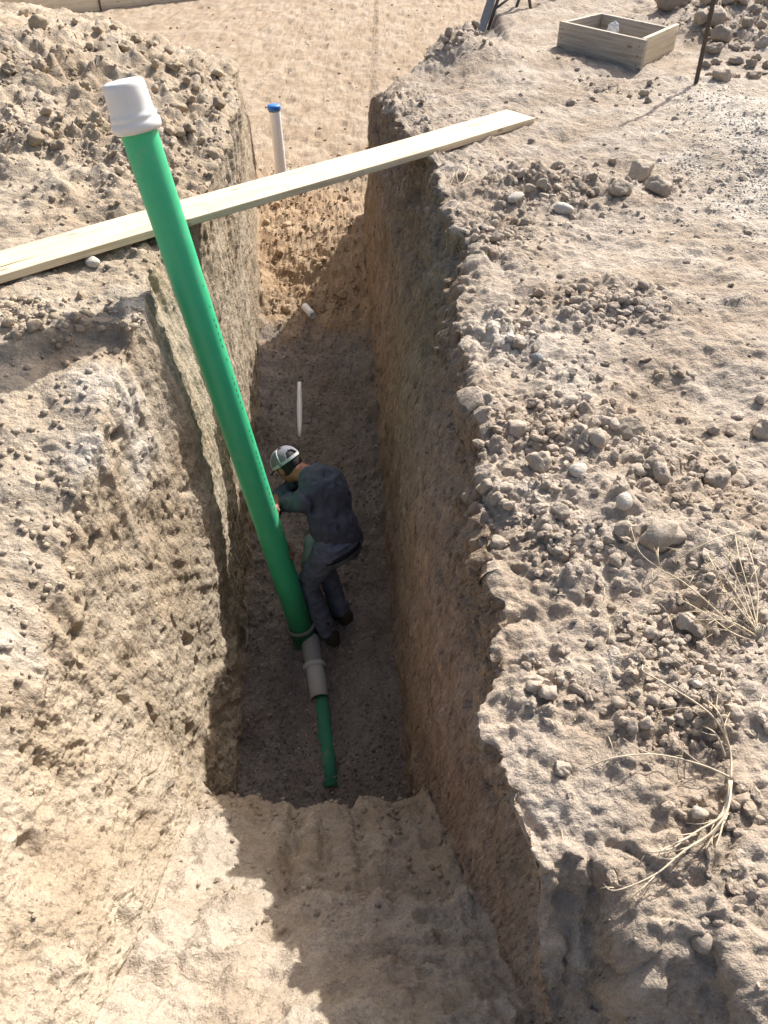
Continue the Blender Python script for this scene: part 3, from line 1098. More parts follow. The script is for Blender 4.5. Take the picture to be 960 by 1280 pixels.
bpy.context.view_layer.update()
fd = (FR - FL).normalized()
sd = (BL - FL).normalized()
board_between(FL - fd * .01, FR + fd * .03, HB, .038, 1, M_BOX, boxo, bz)
board_between(FL + sd * .041, BL, HB - .003, .038, -1, M_BOX, boxo, bz)
board_between(BL + fd * .041, BL + fd * .80, HB - .006, .038, -1, M_BOX, boxo, bz)
rp0 = FR - fd * .04 + sd * .041
board_between(rp0, rp0 + (BR - FR).normalized() * .72, HB + .002, .038, -1, M_BOX2, boxo, bz)
for (pa, dirv) in ((FL, fd), (FR, fd)):
    for hh_ in (.05, .12, .19):
        q_ = pa + (fd * .03 if pa is FL else -fd * .02)
        V, F = lathe([(.006, 0), (.006, .002), (0, .003)], 8)
        o = obj("nail_head", mesh_from("nail_head", V, F, plain("nail_steel", (.08, .07, .06), .6)), boxo)
        nf = Vector((fd.y, -fd.x, 0))
        o.matrix_world = Matrix.Translation((q_.x + nf.x * .0005, q_.y + nf.y * .0005, bz + hh_)) @ nf.to_track_quat('Z', 'Y').to_matrix().to_4x4()
# crumpled white wrapper inside
wp, wn_ = hit(770, 40)
V, F = [], []
import bmesh as _bm
bm = _bm.new()
_bm.ops.create_icosphere(bm, subdivisions=3, radius=1)
for v in bm.verts:
    k = .8 + .25 * math.sin(v.co.x * 5 + v.co.y * 7) * math.cos(v.co.z * 6 + v.co.x * 3)
    v.co = Vector((v.co.x * .06 * k, v.co.y * .05 * k, v.co.z * .075 * k))
V = [v.co.copy() for v in bm.verts]
F = [[v.index for v in f.verts] for f in bm.faces]
bm.free()
ip = (FL + BR) / 2 + Vector((-.04, .02, 0))
o = obj("crumpled_paper", mesh_from("crumpled_paper", V, F, plain("paper", (.8, .8, .78), .8, .2), False), None, (ip.x, ip.y, ground_z(ip.x, ip.y) + .13))
o["label"] = "crumpled white paper inside the wooden box"
o["category"] = "paper"
rockbase = ip

# ------------------------------------------------------------------ thin dark stake
sb, _ = hit(870, 104)
V, F = [], []
pts = [(0, 0, -.15)]
for k in range(40):
    pts.append((0, 0, k * .033))
rad = [.017] + [.0185 if k % 2 else .0165 for k in range(40)]
V, F = tube(pts, rad, 12)
o = obj("rebar_stake", mesh_from("rebar_stake", V, F, plain("rusty_steel", (.09, .07, .055), .8, .3, .3, 60, .002)), None, sb, (math.radians(-2), math.radians(-1.5), 0))
tag(o, "thin dark rusty stake driven upright beside the wooden box", "stake")

# ------------------------------------------------------------------ concrete form boards far away on the pad
M_FORM = wood_material("form_board", (0.60, 0.50, 0.36), (0.78, 0.69, 0.53), 0, 0.4)
f0, f1_ = at_z(126, 12, PAD_Z), at_z(233, 0, PAD_Z)
fdv = (f1_ - f0).normalized()
fp = empty("form_boards", (f0.x, f0.y, PAD_Z))
tag(fp, "pale wooden form boards staked in a line at the back of the pad", "form boards")
bpy.context.view_layer.update()
fpl = f0 - fdv * 4.0
board_between(fpl, f0 - fdv * .01, .40, .04, 1, M_FORM, fp, PAD_Z - .03, "board")
board_between(f0 + fdv * .01, f0 + fdv * 3.2, .40, .04, 1, M_FORM, fp, PAD_Z - .03, "board")
for t in (-3.2, -1.6, .02, 1.5, 3.0):
    q = f0 + fdv * t
    V, F = bev_box(.04, .04, .62, .004)
    o = obj("stake", mesh_from("stake", V, F, M_BOX), fp)
    nn = Vector((-fdv.y, fdv.x, 0))
    o.matrix_world = Matrix.Translation((q.x + nn.x * .065, q.y + nn.y * .065, PAD_Z + .2))
V, F = bev_box(.03, .012, .40, .002)
o = obj("splice_cleat", mesh_from("splice_cleat", V, F, plain("dark_wood", (.12, .09, .06), .9)), fp)
o.matrix_world = Matrix.Translation((f0.x - nn.x * .008, f0.y - nn.y * .008, PAD_Z + .165)) @ Vector((fdv.x, fdv.y, 0)).to_track_quat('X', 'Z').to_matrix().to_4x4()

# ------------------------------------------------------------------ grey metal stand at the top edge of the view
M_STEEL = plain("galvanised_steel", (.30, .29, .28), .5, .5, .15, 30, 0, .6)
M_STEEL_D = plain("dark_steel", (.10, .095, .09), .6, .4)
m0, m1 = at_z(611, 21), at_z(645, 11)
m0.z, m1.z = ground_z(m0.x, m0.y), ground_z(m1.x, m1.y)
stand = empty("metal_stand", m0)
tag(stand, "grey metal trestle stand with slanted legs and cross brace behind the dirt mound", "stand")
bpy.context.view_layer.update()
lean = Vector((.30, .35, .80))
off = Vector((.26, .12, 0))


def world_tube(name, pts, r, mat, parent, seg=10):
    V, F = tube(pts, r, seg)
    o = obj(name, mesh_from(name, V, F, mat), parent)
    o.matrix_parent_inverse = parent.matrix_world.inverted()
    return o


for base in (m0, m1):
    world_tube("leg", [base - lean * .03, base + lean * .5, base + lean], .017, M_STEEL_D, stand)
    world_tube("leg", [base + off * .35 + Vector((.45, .38, 0)) - Vector((-.15, -.03, .8)) * .03, base + lean * .98], .017, M_STEEL_D, stand)
world_tube("cross_brace", [m0 + lean * .22, m1 + lean * .22], .013, M_STEEL_D, stand)
V, F = bev_box((m1 - m0).length + .5, .12, .05, .004)
o = obj("top_rail", mesh_from("top_rail", V, F, M_STEEL), stand)
o.matrix_world = Matrix.Translation((m0 + m1) / 2 + lean + Vector((0, 0, .03))) @ (m1 - m0).to_track_quat('X', 'Z').to_matrix().to_4x4()
side_pl = [m0 + lean * .05 + Vector((-.02, -.01, 0)), m0 + lean * .95 + Vector((-.02, -.01, 0))]
V, F = bev_box(.95, .012, .10, .002)
o = obj("side_plate", mesh_from("side_plate", V, F, M_STEEL), stand)
o.matrix_world = Matrix.Translation((side_pl[0] + side_pl[1]) / 2 + Vector((-.05, .01, 0))) @ lean.to_track_quat('X', 'Y').to_matrix().to_4x4()

# ------------------------------------------------------------------ stones and clods
def rock_mesh(name, mat, seed, sub=3, planes=14, rnd=.35, lump=.10, grit=.0):
    rg = np.random.default_rng(seed)
    bm = _bm.new()
    _bm.ops.create_icosphere(bm, subdivisions=sub, radius=1)
    V = np.array([v.co[:] for v in bm.verts], np.float32)
    F = [[v.index for v in f.verts] for f in bm.faces]
    bm.free()
    n = rg.normal(size=(planes, 3))
    n /= np.linalg.norm(n, axis=1)[:, None]
    d = rg.uniform(.62, 1.0, planes)
    dots = V @ n.T
    r = np.where(dots > .05, d[None] / np.maximum(dots, .05), 9).min(1)
    r = np.minimum(r, 1.15)
    r = (1 - rnd) * r + rnd
    r *= 1 + lump * perlin(V * 1.7 + seed * 3.1) + lump * .55 * perlin(V * 4.1 + seed) + lump * .45 * perlin(V * 9.0 + seed)
    if grit:
        r *= 1 + grit * lump * (perlin(V * 15.0 + seed) + .7 * perlin(V * 26.0 + seed))
    V = V * r[:, None]
    return mesh_from(name, V, F, mat, True)


CLODS = [rock_mesh("dirt_clod", M_CLOD, 100 + k, 3, 9, .08, .20) for k in range(9)]
CLODS_L = [rock_mesh("dirt_clod", M_CLOD_L, 130 + k, 3, 9, .08, .20) for k in range(7)]
ROCKS = [rock_mesh("rock", M_CLOD, 200 + k, 4, 9, .05, .17) for k in range(7)]
BIGCL = [rock_mesh("dirt_clod", M_CLOD_L, 160 + k, 4, 8, .0, .30, .35) for k in range(6)]
SMOOTH = [rock_mesh("stone", M_STONE, 300 + k, 3, 11, .45, .09) for k in range(4)]
ORANGE = [rock_mesh("dirt_clod", M_ORANGE, 400 + k, 3, 9, .08, .20) for k in range(5)]


def place(name, me, px, py, wpx, hpx=None, ang=0.0, sink=.25, label=None, cat=None, group=None, deep=1.0):
    """wpx: width in photograph pixels"""
    p, n = hit(px, py)
    d = p.y * CP + (CAM_Z - p.z) * SP
    w = wpx / FPX * d * .5
    h = (hpx or wpx * .75) / FPX * d * .5
    o = obj(name, me)
    o.scale = (w, (w + h) * .5 * deep, h)
    nb = n.copy()
    if nb.z < 0:
        nb = -nb
    nb = (nb + Vector((0, 0, .6))).normalized()
    o.rotation_euler = (nb.to_track_quat('Z', 'Y').to_matrix() @ Matrix.Rotation(ang, 3, 'Z')).to_euler()
    o.location = p + nb * h * (1 - 2 * sink)
    tag(o, label, cat, group)
    return o


NOTABLE = [
    ("stone", SMOOTH[0], 644, 250, 28, 12, .35, .2, "smooth pale oblong stone on the right bank near the plank's end"),
    ("stone", SMOOTH[1], 703, 264, 26, 15, -.1, .2, "pale rounded stone right of the oblong one near the plank"),
    ("rock", ROCKS[0], 821, 241, 32, 24, .4, .25, "large tan lump at the right end of the upper rubble band"),
    ("rock", ROCKS[1], 801, 220, 34, 24, 1.2, .3, "tan lump just above the largest lump of the upper rubble band"),
    ("rock", ROCKS[2], 772, 240, 28, 22, 2.2, .3, "blocky tan lump left of the largest lump of the upper rubble band"),
    ("stone", rock_mesh("stone", M_STONE_D, 351, 3, 12, .6, .05), 670, 451, 17, 12, .3, .2, "small dark grey stone beside the pale crust on the right bank"),
    ("rock", ROCKS[3], 786, 540, 34, 24, .5, .25, "pale cracked rock in the middle of the right bank rubble"),
    ("stone", SMOOTH[2], 724, 594, 23, 20, .9, .2, "pale round stone in the rubble near the trench lip"),
    ("rock", ROCKS[4], 673, 587, 28, 30, .1, .15, "upright pale angular rock at the trench lip"),
    ("stone", SMOOTH[3], 783, 627, 23, 17, 2.0, .2, "pale stone below the cracked rock on the right bank"),
    ("boulder", ROCKS[5], 824, 666, 58, 30, .1, .2, "broad flat tan boulder above the dry weeds on the right bank"),
    ("rock", ROCKS[6], 893, 600, 32, 24, -.5, .2, "pointed tan rock right of the rubble, near the right edge"),
    ("stone", SMOOTH[1], 116, 331, 22, 13, .2, .2, "small pale stone lying just under the plank on the left bank"),
    ("stone", rock_mesh("stone", M_CLOD, 361, 3, 12, .6, .08), 877, 1176, 30, 26, .4, .42, "round pale stone stuck in the shaded scarp at lower right"),
    ("boulder", ROCKS[2], 842, 6, 38, 34, .8, .2, "big tan boulder at the top edge left of the stake"),
    ("rock", ROCKS[0], 664, 824, 18, 20, .8, .2, "small white faced rock on the lip right of the coupling"),
    ("rock", ROCKS[3], 700, 962, 19, 20, 1.8, .25, "lone upright rock left of the dead plant"),
    ("rock", ROCKS[5], 955, 545, 26, 30, 1.0, .2, "dark sided rock cut off by the right edge of the view"),
    ("rock", ROCKS[1], 890, 540, 16, 14, .0, .2, "small square rock above the pointed one near the right edge"),
    ("rock", ROCKS[4], 700, 640, 22, 16, 2.4, .25, "flat rock below the pale round stone near the lip"),
    ("rock", ROCKS[6], 675, 640, 24, 17, .4, .25, "rounded lump on the lip below the upright angular rock"),
    ("rock", ROCKS[3], 895, 28, 26, 22, .4, .2, "tan block at the left foot of the far rock pile"),
    ("rock", ROCKS[5], 876, 25, 22, 16, 2.4, .2, "tan rock lying right behind the dark stake"),
    ("rock", ROCKS[0], 900, 52, 22, 20, 1.4, .15, "upright tan rock at the near corner of the far rock pile"),
    ("rock", ROCKS[6], 893, 64, 22, 12, .2, .2, "long low rock at the near edge of the far rock pile"),
    ("rock", ROCKS[2], 838, 815, 20, 16, .4, .2, "grey tan lump in the rubble above the dead plant's tip"),
    ("stone", SMOOTH[0], 868, 857, 14, 11, .4, .2, "small pale pebble beside the dead plant's upper stem"),
    ("rock", ROCKS[1], 853, 780, 24, 20, .9, .25, "dusty rock below the boulder among the dry weeds"),
]
taken = []
for (nm, me, px, py, w, h, a, sk, lab) in NOTABLE:
    place(nm, me, px, py, w, h, a, sk, lab, {"stone": "stone", "rock": "rock", "boulder": "boulder"}[nm])
    taken.append((px, py, w))

SC_OK = np.where(_ok & (PX > 0) & (PX < 960) & (PY > 0) & (PY < 1280))[0]


def in_view_front(ids):
    """keep the vertices whose surface faces the camera"""
    v = np.array([0, 0, CAM_Z]) - flat2[ids]
    return ids[(v * N2[ids]).sum(1) > 0]


def scatter(count, region, meshes, wlo, whi, name, label, cat, group, rng, power=2.2, sink=.28):
    m = region(PX[SC_OK], PY[SC_OK], SC_OK)
    ids = in_view_front(SC_OK[m > 0])
    if len(ids) == 0:
        return
    # even over the picture: weight by the pixel area each vertex stands for
    w = region(PX[ids], PY[ids], ids)
    w = w / w.sum()
    done = 0
    for i in rng.choice(ids, count * 12, p=w):
        if done >= count:
            break
        x, y = PX[i], PY[i]
        wpx = wlo + (whi - wlo) * rng.random() ** power
        if any((x - tx) ** 2 + (y - ty) ** 2 < (.55 * (tw + wpx) * .8) ** 2 for tx, ty, tw in taken):
            continue
        place(name, meshes[int(rng.integers(len(meshes)))], x, y, wpx, wpx * rng.uniform(.6, .95), rng.uniform(0, 6.28), sink, label, cat, group, rng.uniform(.8, 1.2))
        taken.append((x, y, wpx))
        done += 1


def box_reg(x0, y0, x1, y1, need=None):
    def f(x, y, i):
        m = ((x > x0) & (x < x1) & (y > y0) & (y < y1)).astype(float)
        if need is not None:
            m = m * need(i)
        return m
    return f


rubw = lambda i: np.clip(rub[i] - .25, 0, 1) ** 1.2
isR = lambda i: (cols[i] >= cWR).astype(float)
isL = lambda i: (cols[i] < cL + 4).astype(float)
r_ = np.random.default_rng(5)
scatter(26, box_reg(880, 0, 960, 100, isR), ROCKS, 10, 26, "rock", "tan rock in the heaped pile behind the dark stake", "rock", "rocks in the far right pile", r_, 1.4)
scatter(30, box_reg(590, 195, 850, 330, rubw), CLODS, 9, 19, "dirt_clod", "crumbly clod in the rubble band between the plank's end and the right edge", "dirt clod", "clods of the upper rubble band", r_)
scatter(16, box_reg(640, 350, 820, 450, rubw), CLODS, 9, 17, "dirt_clod", "crumbly clod in the small rubble patch above the dark grey stone", "dirt clod", "clods of the small rubble patch", r_)
scatter(70, box_reg(595, 500, 960, 735, rubw), CLODS, 9, 24, "dirt_clod", "crumbly clod in the wide rubble field above the dry weeds", "dirt clod", "clods of the wide rubble field", r_)
scatter(46, box_reg(660, 765, 960, 1120, rubw), CLODS, 9, 24, "dirt_clod", "crumbly clod in the rubble around the dead plant", "dirt clod", "clods around the dead plant", r_)
scatter(12, box_reg(0, 40, 230, 215, lambda i: rubw(i) * isL(i)), BIGCL, 18, 32, "dirt_clod", "large angular clod on the left heap behind the white cap", "dirt clod", "large clods on the left heap", r_, 1.6, .42)
scatter(44, box_reg(0, 20, 310, 240, lambda i: rubw(i) * isL(i)), CLODS_L, 9, 22, "dirt_clod", "brown clod on the heaped left bank above the plank", "dirt clod", "clods on the heaped left bank", r_)
scatter(14, box_reg(0, 372, 110, 425, isL), CLODS_L, 10, 24, "dirt_clod", "dark clod in the cluster below the plank at the left edge", "dirt clod", "clods below the plank", r_)
scatter(13, box_reg(325, 240, 450, 405, lambda i: (wFL[i] > .5).astype(float)), ORANGE, 6, 14, "dirt_clod", "orange clod on the dirt slope at the trench's far end", "dirt clod", "clods on the far dirt slope", r_)
scatter(14, box_reg(520, 30, 640, 130, lambda i: rubw(i) * isR(i)), CLODS, 6, 13, "dirt_clod", "clod on the dirt mound below the metal stand", "dirt clod", "clods on the dirt mound", r_)
scatter(10, box_reg(700, 85, 830, 140, lambda i: isR(i)), CLODS, 7, 14, "dirt_clod", "clod on the ground in front of the wooden box", "dirt clod", "clods in front of the box", r_)


# loose crumbs and gravel too small to count ------------------------------------
def tiny(seed, k=1):
    """k 1: 20 triangles, k 2: 80"""
    rg = np.random.default_rng(seed)
    bm = _bm.new()
    _bm.ops.create_icosphere(bm, subdivisions=k, radius=1)
    V = np.array([v.co[:] for v in bm.verts], np.float32)
    F = np.array([[v.index for v in f.verts] for f in bm.faces], np.int32)
    bm.free()
    if k == 1:
        V *= rg.uniform(.72, 1.12, (len(V), 1))
    else:
        n = rg.normal(size=(7, 3))
        n /= np.linalg.norm(n, axis=1)[:, None]
        d = rg.uniform(.5, .95, 7)
        dots = V @ n.T
        r = np.minimum(np.where(dots > .05, d[None] / np.maximum(dots, .05), 9).min(1), 1.1)
        V = (V * (r * rg.uniform(.9, 1.08, len(V)))[:, None]).astype(np.float32)
    V[:, 0] *= rg.uniform(.85, 1.35)
    V[:, 2] *= .8
    return V, F


def crumbs(name, ids, w, count, rlo, rhi, mat, seed, label, power=3.0, tint=None, sub=1, lift=.35, bright=(.85, 1.15), smooth=False):
    rg = np.random.default_rng(seed)
    w = w / w.sum()
    pick = rg.choice(ids, count, p=w)
    tm = [tiny(seed * 10 + k, sub) for k in range(6)]
    nv, nf = len(tm[0][0]), len(tm[0][1])
    r = rlo + (rhi - rlo) * rg.random(count) ** power
    V = np.zeros((count, nv, 3), np.float32)
    for k in range(6):
        sel = np.where(np.arange(count) % 6 == k)[0]
        a = rg.random(len(sel)) * 6.283
        b = rg.random(len(sel)) * 6.283
        v = np.repeat(tm[k][0][None], len(sel), 0)
        ca, sa, cb, sb_ = np.cos(a)[:, None], np.sin(a)[:, None], np.cos(b)[:, None], np.sin(b)[:, None]
        x, y_, z = v[..., 0], v[..., 1], v[..., 2]
        y2, z2 = cb * y_ - sb_ * z, sb_ * y_ + cb * z
        x3, y3 = ca * x - sa * y2, sa * x + ca * y2
        V[sel] = np.stack([x3, y3, z2], -1) * (r[sel, None, None] * np.array([1, 1, .85], np.float32))
    jit = rg.normal(size=(count, 3)).astype(np.float32) * .006
    nn = N2[pick] * np.sign(N2[pick][:, 2:3] + 1e-6)
    cen = flat2[pick] + nn * (r * lift)[:, None]
    cen[:, :2] += jit[:, :2]
    V += cen[:, None, :]
    F = (tm[0][1][None] + (np.arange(count) * nv)[:, None, None]).reshape(-1, 3)
    K = col[pick] if tint is None else np.repeat(np.array(tint, np.float32)[None], count, 0)
    K = np.clip(K * rg.uniform(bright[0], bright[1], (count, 1)), .02, .85)
    K = np.repeat(K[:, None], nv, 1).reshape(-1, 3)
    me = np_mesh(name, V.reshape(-1, 3), F, mat, smooth, K)
    return tag(obj(name, me), label, name.replace("_", " "), None, "stuff")


def wt(ids):
    """picture-even weights: photograph area of the grid cell over depth"""
    return 1.0 / np.maximum(dens[ids], 1e-3)


hh, xe, ye = np.histogram2d(PX[SC_OK], PY[SC_OK], bins=[48, 64], range=[[0, 960], [0, 1280]])
bx_ = np.clip((PX / 20).astype(int), 0, 47)
by_ = np.clip((PY / 20).astype(int), 0, 63)
dens = hh[bx_, by_].astype(np.float64)
ids = SC_OK[(cols[SC_OK] >= cWR - 3) & (padm[SC_OK] < .3) & (Yf[SC_OK] > 2.2)]
crumbs("soil_crumbs", ids, wt(ids) * (np.clip(rub[ids], 0, 1) ** 1.6 + .012 + .05 * np.clip(big[ids], 0, 1)), 4300, .0025, .027, M_DIRT, 21, "fine soil crumbs strewn over the right bank rubble beyond the boulder", 4.0, None, 2, .05, (1.0, 1.25), False)
ids = SC_OK[(cols[SC_OK] >= cWR - 3) & (Yf[SC_OK] <= 2.2)]
crumbs("crumbled_soil", ids, wt(ids) * (np.clip(rub[ids], 0, 1) ** 1.8 + .01), 2200, .002, .020, M_DIRT, 29, "fine soil crumbs strewn around the dead plant", 3.4, None, 2, .05, (1.0, 1.22), False)
ids = SC_OK[(cols[SC_OK] < cL + 6) & (padm[SC_OK] < .3)]
crumbs("loose_soil", ids, wt(ids) * (np.clip(rub[ids], 0, 1) ** 1.3 + .06), 3600, .003, .024, M_DIRT, 22, "loose soil crumbs strewn over the left bank", 3.2, None, 1, .12, (.95, 1.22), True)
ids = SC_OK[(gv[SC_OK] > .06) & (cols[SC_OK] >= cWR)]
crumbs("pale_gravel", ids, wt(ids) * gv[ids] ** 1.5, 2200, .004, .014, M_DIRT, 23, "pale grey gravel spilled along the right edge", 2.2, (.62, .57, .50), 1, -.1, (.9, 1.2), False)
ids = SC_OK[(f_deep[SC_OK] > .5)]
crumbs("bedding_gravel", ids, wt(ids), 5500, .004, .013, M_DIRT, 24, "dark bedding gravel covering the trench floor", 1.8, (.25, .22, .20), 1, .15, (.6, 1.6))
ids = SC_OK[(f_dirt[SC_OK] > .4)]
crumbs("slope_dirt", ids, wt(ids), 800, .005, .022, M_DIRT, 25, "loose orange dirt on the slope at the trench's far end", 2.0)
ids = SC_OK[(f_ramp[SC_OK] > .5) & (Yf[SC_OK] > .9)]
crumbs("ramp_crumbs", ids, wt(ids) * (.12 + sstep(1.45, 1.7, Yf[ids])), 500, .003, .016, M_DIRT, 26, "soil crumbs along the broken edge of the ramp", 2.2)
ids = SC_OK[((wWL[SC_OK] > .5) & (Yf[SC_OK] < 3.2))]
crumbs("face_crumbs", ids, wt(ids), 500, .003, .012, M_DIRT, 27, "soil crumbs caught on the left earth face", 3.0, None, 1, -.1, (1.0, 1.2), False)
ids = SC_OK[padm[SC_OK] > .7]
crumbs("pad_crumbs", ids, wt(ids), 420, .008, .035, M_DIRT, 28, "small lumps scattered over the trodden pad", 3.5, None, 1, .0, (1.0, 1.2), True)

# ------------------------------------------------------------------ dry plants
M_STRAW = plain("dry_stem", (.55, .46, .34), .85, .2, .2, 40)
M_STRAW2 = plain("dry_grass", (.62, .52, .36), .85, .2, .2, 40)


def stem_curve(pix, lift, r0, r1, sub=5):
    """stem through pixels of the ground, arched above it"""
    ps = []
    for k, (x, y) in enumerate(pix):
        p, n = hit(x, y)
        h = lift * (.35 + math.sin(math.pi * k / max(1, len(pix) - 1))) + .008
        d = (Vector((0, 0, CAM_Z)) - p).normalized()
        ps.append(p + d * h + Vector((random.uniform(-1, 1), random.uniform(-1, 1), 0)) * .004)
    out = []
    for i in range(len(ps) - 1):
        a, b = ps[max(i - 1, 0)], ps[i]
        c, d = ps[i + 1], ps[min(i + 2, len(ps) - 1)]
        for s in range(sub):
            t = s / sub
            out.append(.5 * ((2 * b) + (c - a) * t + (2 * a - 5 * b + 4 * c - d) * t * t + (3 * b - a - 3 * c + d) * t ** 3))
    out.append(ps[-1])
    n = len(out)
    return tube(out, [r0 + (r1 - r0) * k / (n - 1) for k in range(n)], 6)


def plant(name, label, root, stems, lift, r0, r1, mat, twig=True):
    p, n = hit(*root)
    e = empty(name, p)
    tag(e, label, "dry plant")
    bpy.context.view_layer.update()
    twigs = []
    for st_ in stems:
        for k in range(1, len(st_) - 1):
            if twig and random.random() < .8:
                (x0, y0), (x1, y1) = st_[k], st_[k + 1]
                sgn = random.choice((-1, 1))
                dx, dy = (x1 - x0) * .45, (y1 - y0) * .45
                twigs.append([(x0, y0), (x0 + dx - sgn * dy * .4, y0 + dy + sgn * dx * .4), (x0 + dx * 1.7 - sgn * dy * 1.1, y0 + dy * 1.7 + sgn * dx * 1.1)])
    for st_, th_ in [(q_, 1.0) for q_ in stems] + [(q_, .5) for q_ in twigs]:
        V, F = stem_curve(st_, lift, r0 * th_, r1 * th_)
        o = obj("stem" if th_ == 1.0 else "twig", mesh_from("stem", V, F, mat), e)
        o.matrix_parent_inverse = e.matrix_world.inverted()
    return e


plant("dead_plant", "uprooted dead plant with bare forked stems at lower right", (914, 976),
      [[(914, 976), (912, 934), (887, 893), (827, 851), (806, 842), (802, 830)],
       [(910, 934), (898, 892), (884, 874)],
       [(908, 945), (893, 920), (880, 905)],
       [(914, 972), (877, 955), (818, 945), (768, 948), (735, 961)],
       [(914, 978), (902, 1017), (868, 1042), (835, 1059), (812, 1065)],
       [(914, 978), (905, 1020), (868, 1056), (812, 1073)],
       [(912, 982), (903, 1030), (860, 1063), (820, 1096), (770, 1110), (754, 1102)],
       [(906, 1010), (905, 1038), (896, 1062)],
       [(912, 990), (893, 1040), (880, 1065)],
       [(868, 1042), (850, 1048), (840, 1060)]], .03, .0030, .0014, M_STRAW)
plant("dry_weed", "tangle of thin dry weed stalks at the right edge below the boulder", (945, 790),
      [[(945, 790), (935, 745), (925, 700), (918, 668)],
       [(945, 790), (928, 740), (912, 705), (904, 690)],
       [(945, 790), (930, 755), (905, 720), (884, 695)],
       [(945, 790), (925, 760), (900, 730)],
       [(945, 790), (948, 740), (940, 700), (930, 672)],
       [(945, 792), (920, 780), (895, 775), (870, 777)],
       [(940, 795), (905, 770), (880, 745), (850, 725), (828, 712), (800, 690), (788, 660)],
       [(828, 712), (822, 695), (824, 678)],
       [(850, 700), (870, 685), (900, 672), (925, 663)],
       [(905, 735), (893, 712), (885, 694)],
       [(945, 800), (915, 790), (880, 765), (845, 748)]], .04, .0022, .0012, M_STRAW2)
plant("straw_tuft", "small tuft of pale straw on the right lip under the plank", (575, 228),
      [[(573, 230), (570, 218), (575, 208)], [(577, 230), (584, 218), (586, 206)], [(572, 229), (566, 224), (568, 216)]], .03, .004, .002, M_STRAW2)
plant("thin_root", "thin pale stalk lying on the rubble near the pointed rock", (900, 575),
      [[(900, 575), (880, 556), (862, 540), (853, 530)]], .02, .002, .0012, M_STRAW2)

# crack in the plank, as a sliver let into its top
V, F = tube(cr_pts, [.0006 + .0022 * math.sin(math.pi * k / 25) for k in range(26)], 5)
o = obj("drying_crack", mesh_from("drying_crack", V, F, M_CRACK), plank)
o["label"] = "dark drying crack along the board"
if Vp:
    o = obj("factory_print", mesh_from("factory_print", Vp, Fp, M_PRINT, False), riser)

# short broken straws lying about the weeds
Vs, Fs = [], []
rs = np.random.default_rng(77)
for k in range(150):
    x, y = (rs.normal(890, 55), rs.normal(770, 70)) if k % 3 else (rs.uniform(650, 950), rs.uniform(450, 1080))
    if not (600 < x < 958 and 300 < y < 1120):
        continue
    p, n = hit(x, y, 6)
    if cols[0] < 0:
        continue
    a = rs.uniform(0, 6.28)
    ln = rs.uniform(.015, .07)
    d = Vector((math.cos(a), math.sin(a), rs.uniform(-.05, .25))) * ln
    p = p + Vector((0, 0, .006))
    V, F = tube([p, p + d * .5 + Vector((0, 0, .004)), p + d], [.0011, .0010, .0006], 4)
    n0 = len(Vs)
    Vs += V
    Fs += [tuple(i + n0 for i in f) for f in F]
o = obj("straw_litter", mesh_from("straw_litter", Vs, Fs, M_STRAW2))
tag(o, "short broken straws littered over the right bank", "straw", None, "stuff")

# ------------------------------------------------------------------ the worker in the trench
def v3(*a):
    return np.array(a, np.float32)


def unit(a):
    return a / np.linalg.norm(a)


def cap_sdf(Q, a, b, ra, rb):
    ab = b - a
    t = np.clip(((Q - a) @ ab) / float(ab @ ab), 0, 1)
    d = Q - a - t[:, None] * ab
    return np.sqrt((d * d).sum(1)) - (ra + (rb - ra) * t)


def ell_sdf(Q, c, axes, rad):
    q = (Q - c) @ np.stack(axes, 1)
    k = np.sqrt(((q / rad) ** 2).sum(1))
    k2 = np.sqrt(((q / (rad * rad)) ** 2).sum(1)) + 1e-6
    return k * (k - 1) / k2


def smin(a, b, k):
    h = np.clip(.5 + .5 * (b - a) / k, 0, 1)
    return b + (a - b) * h - k * h * (1 - h)


def smin_all(ds, k):
    r = ds[0]
    for d in ds[1:]:
        r = smin(r, d, k)
    return r


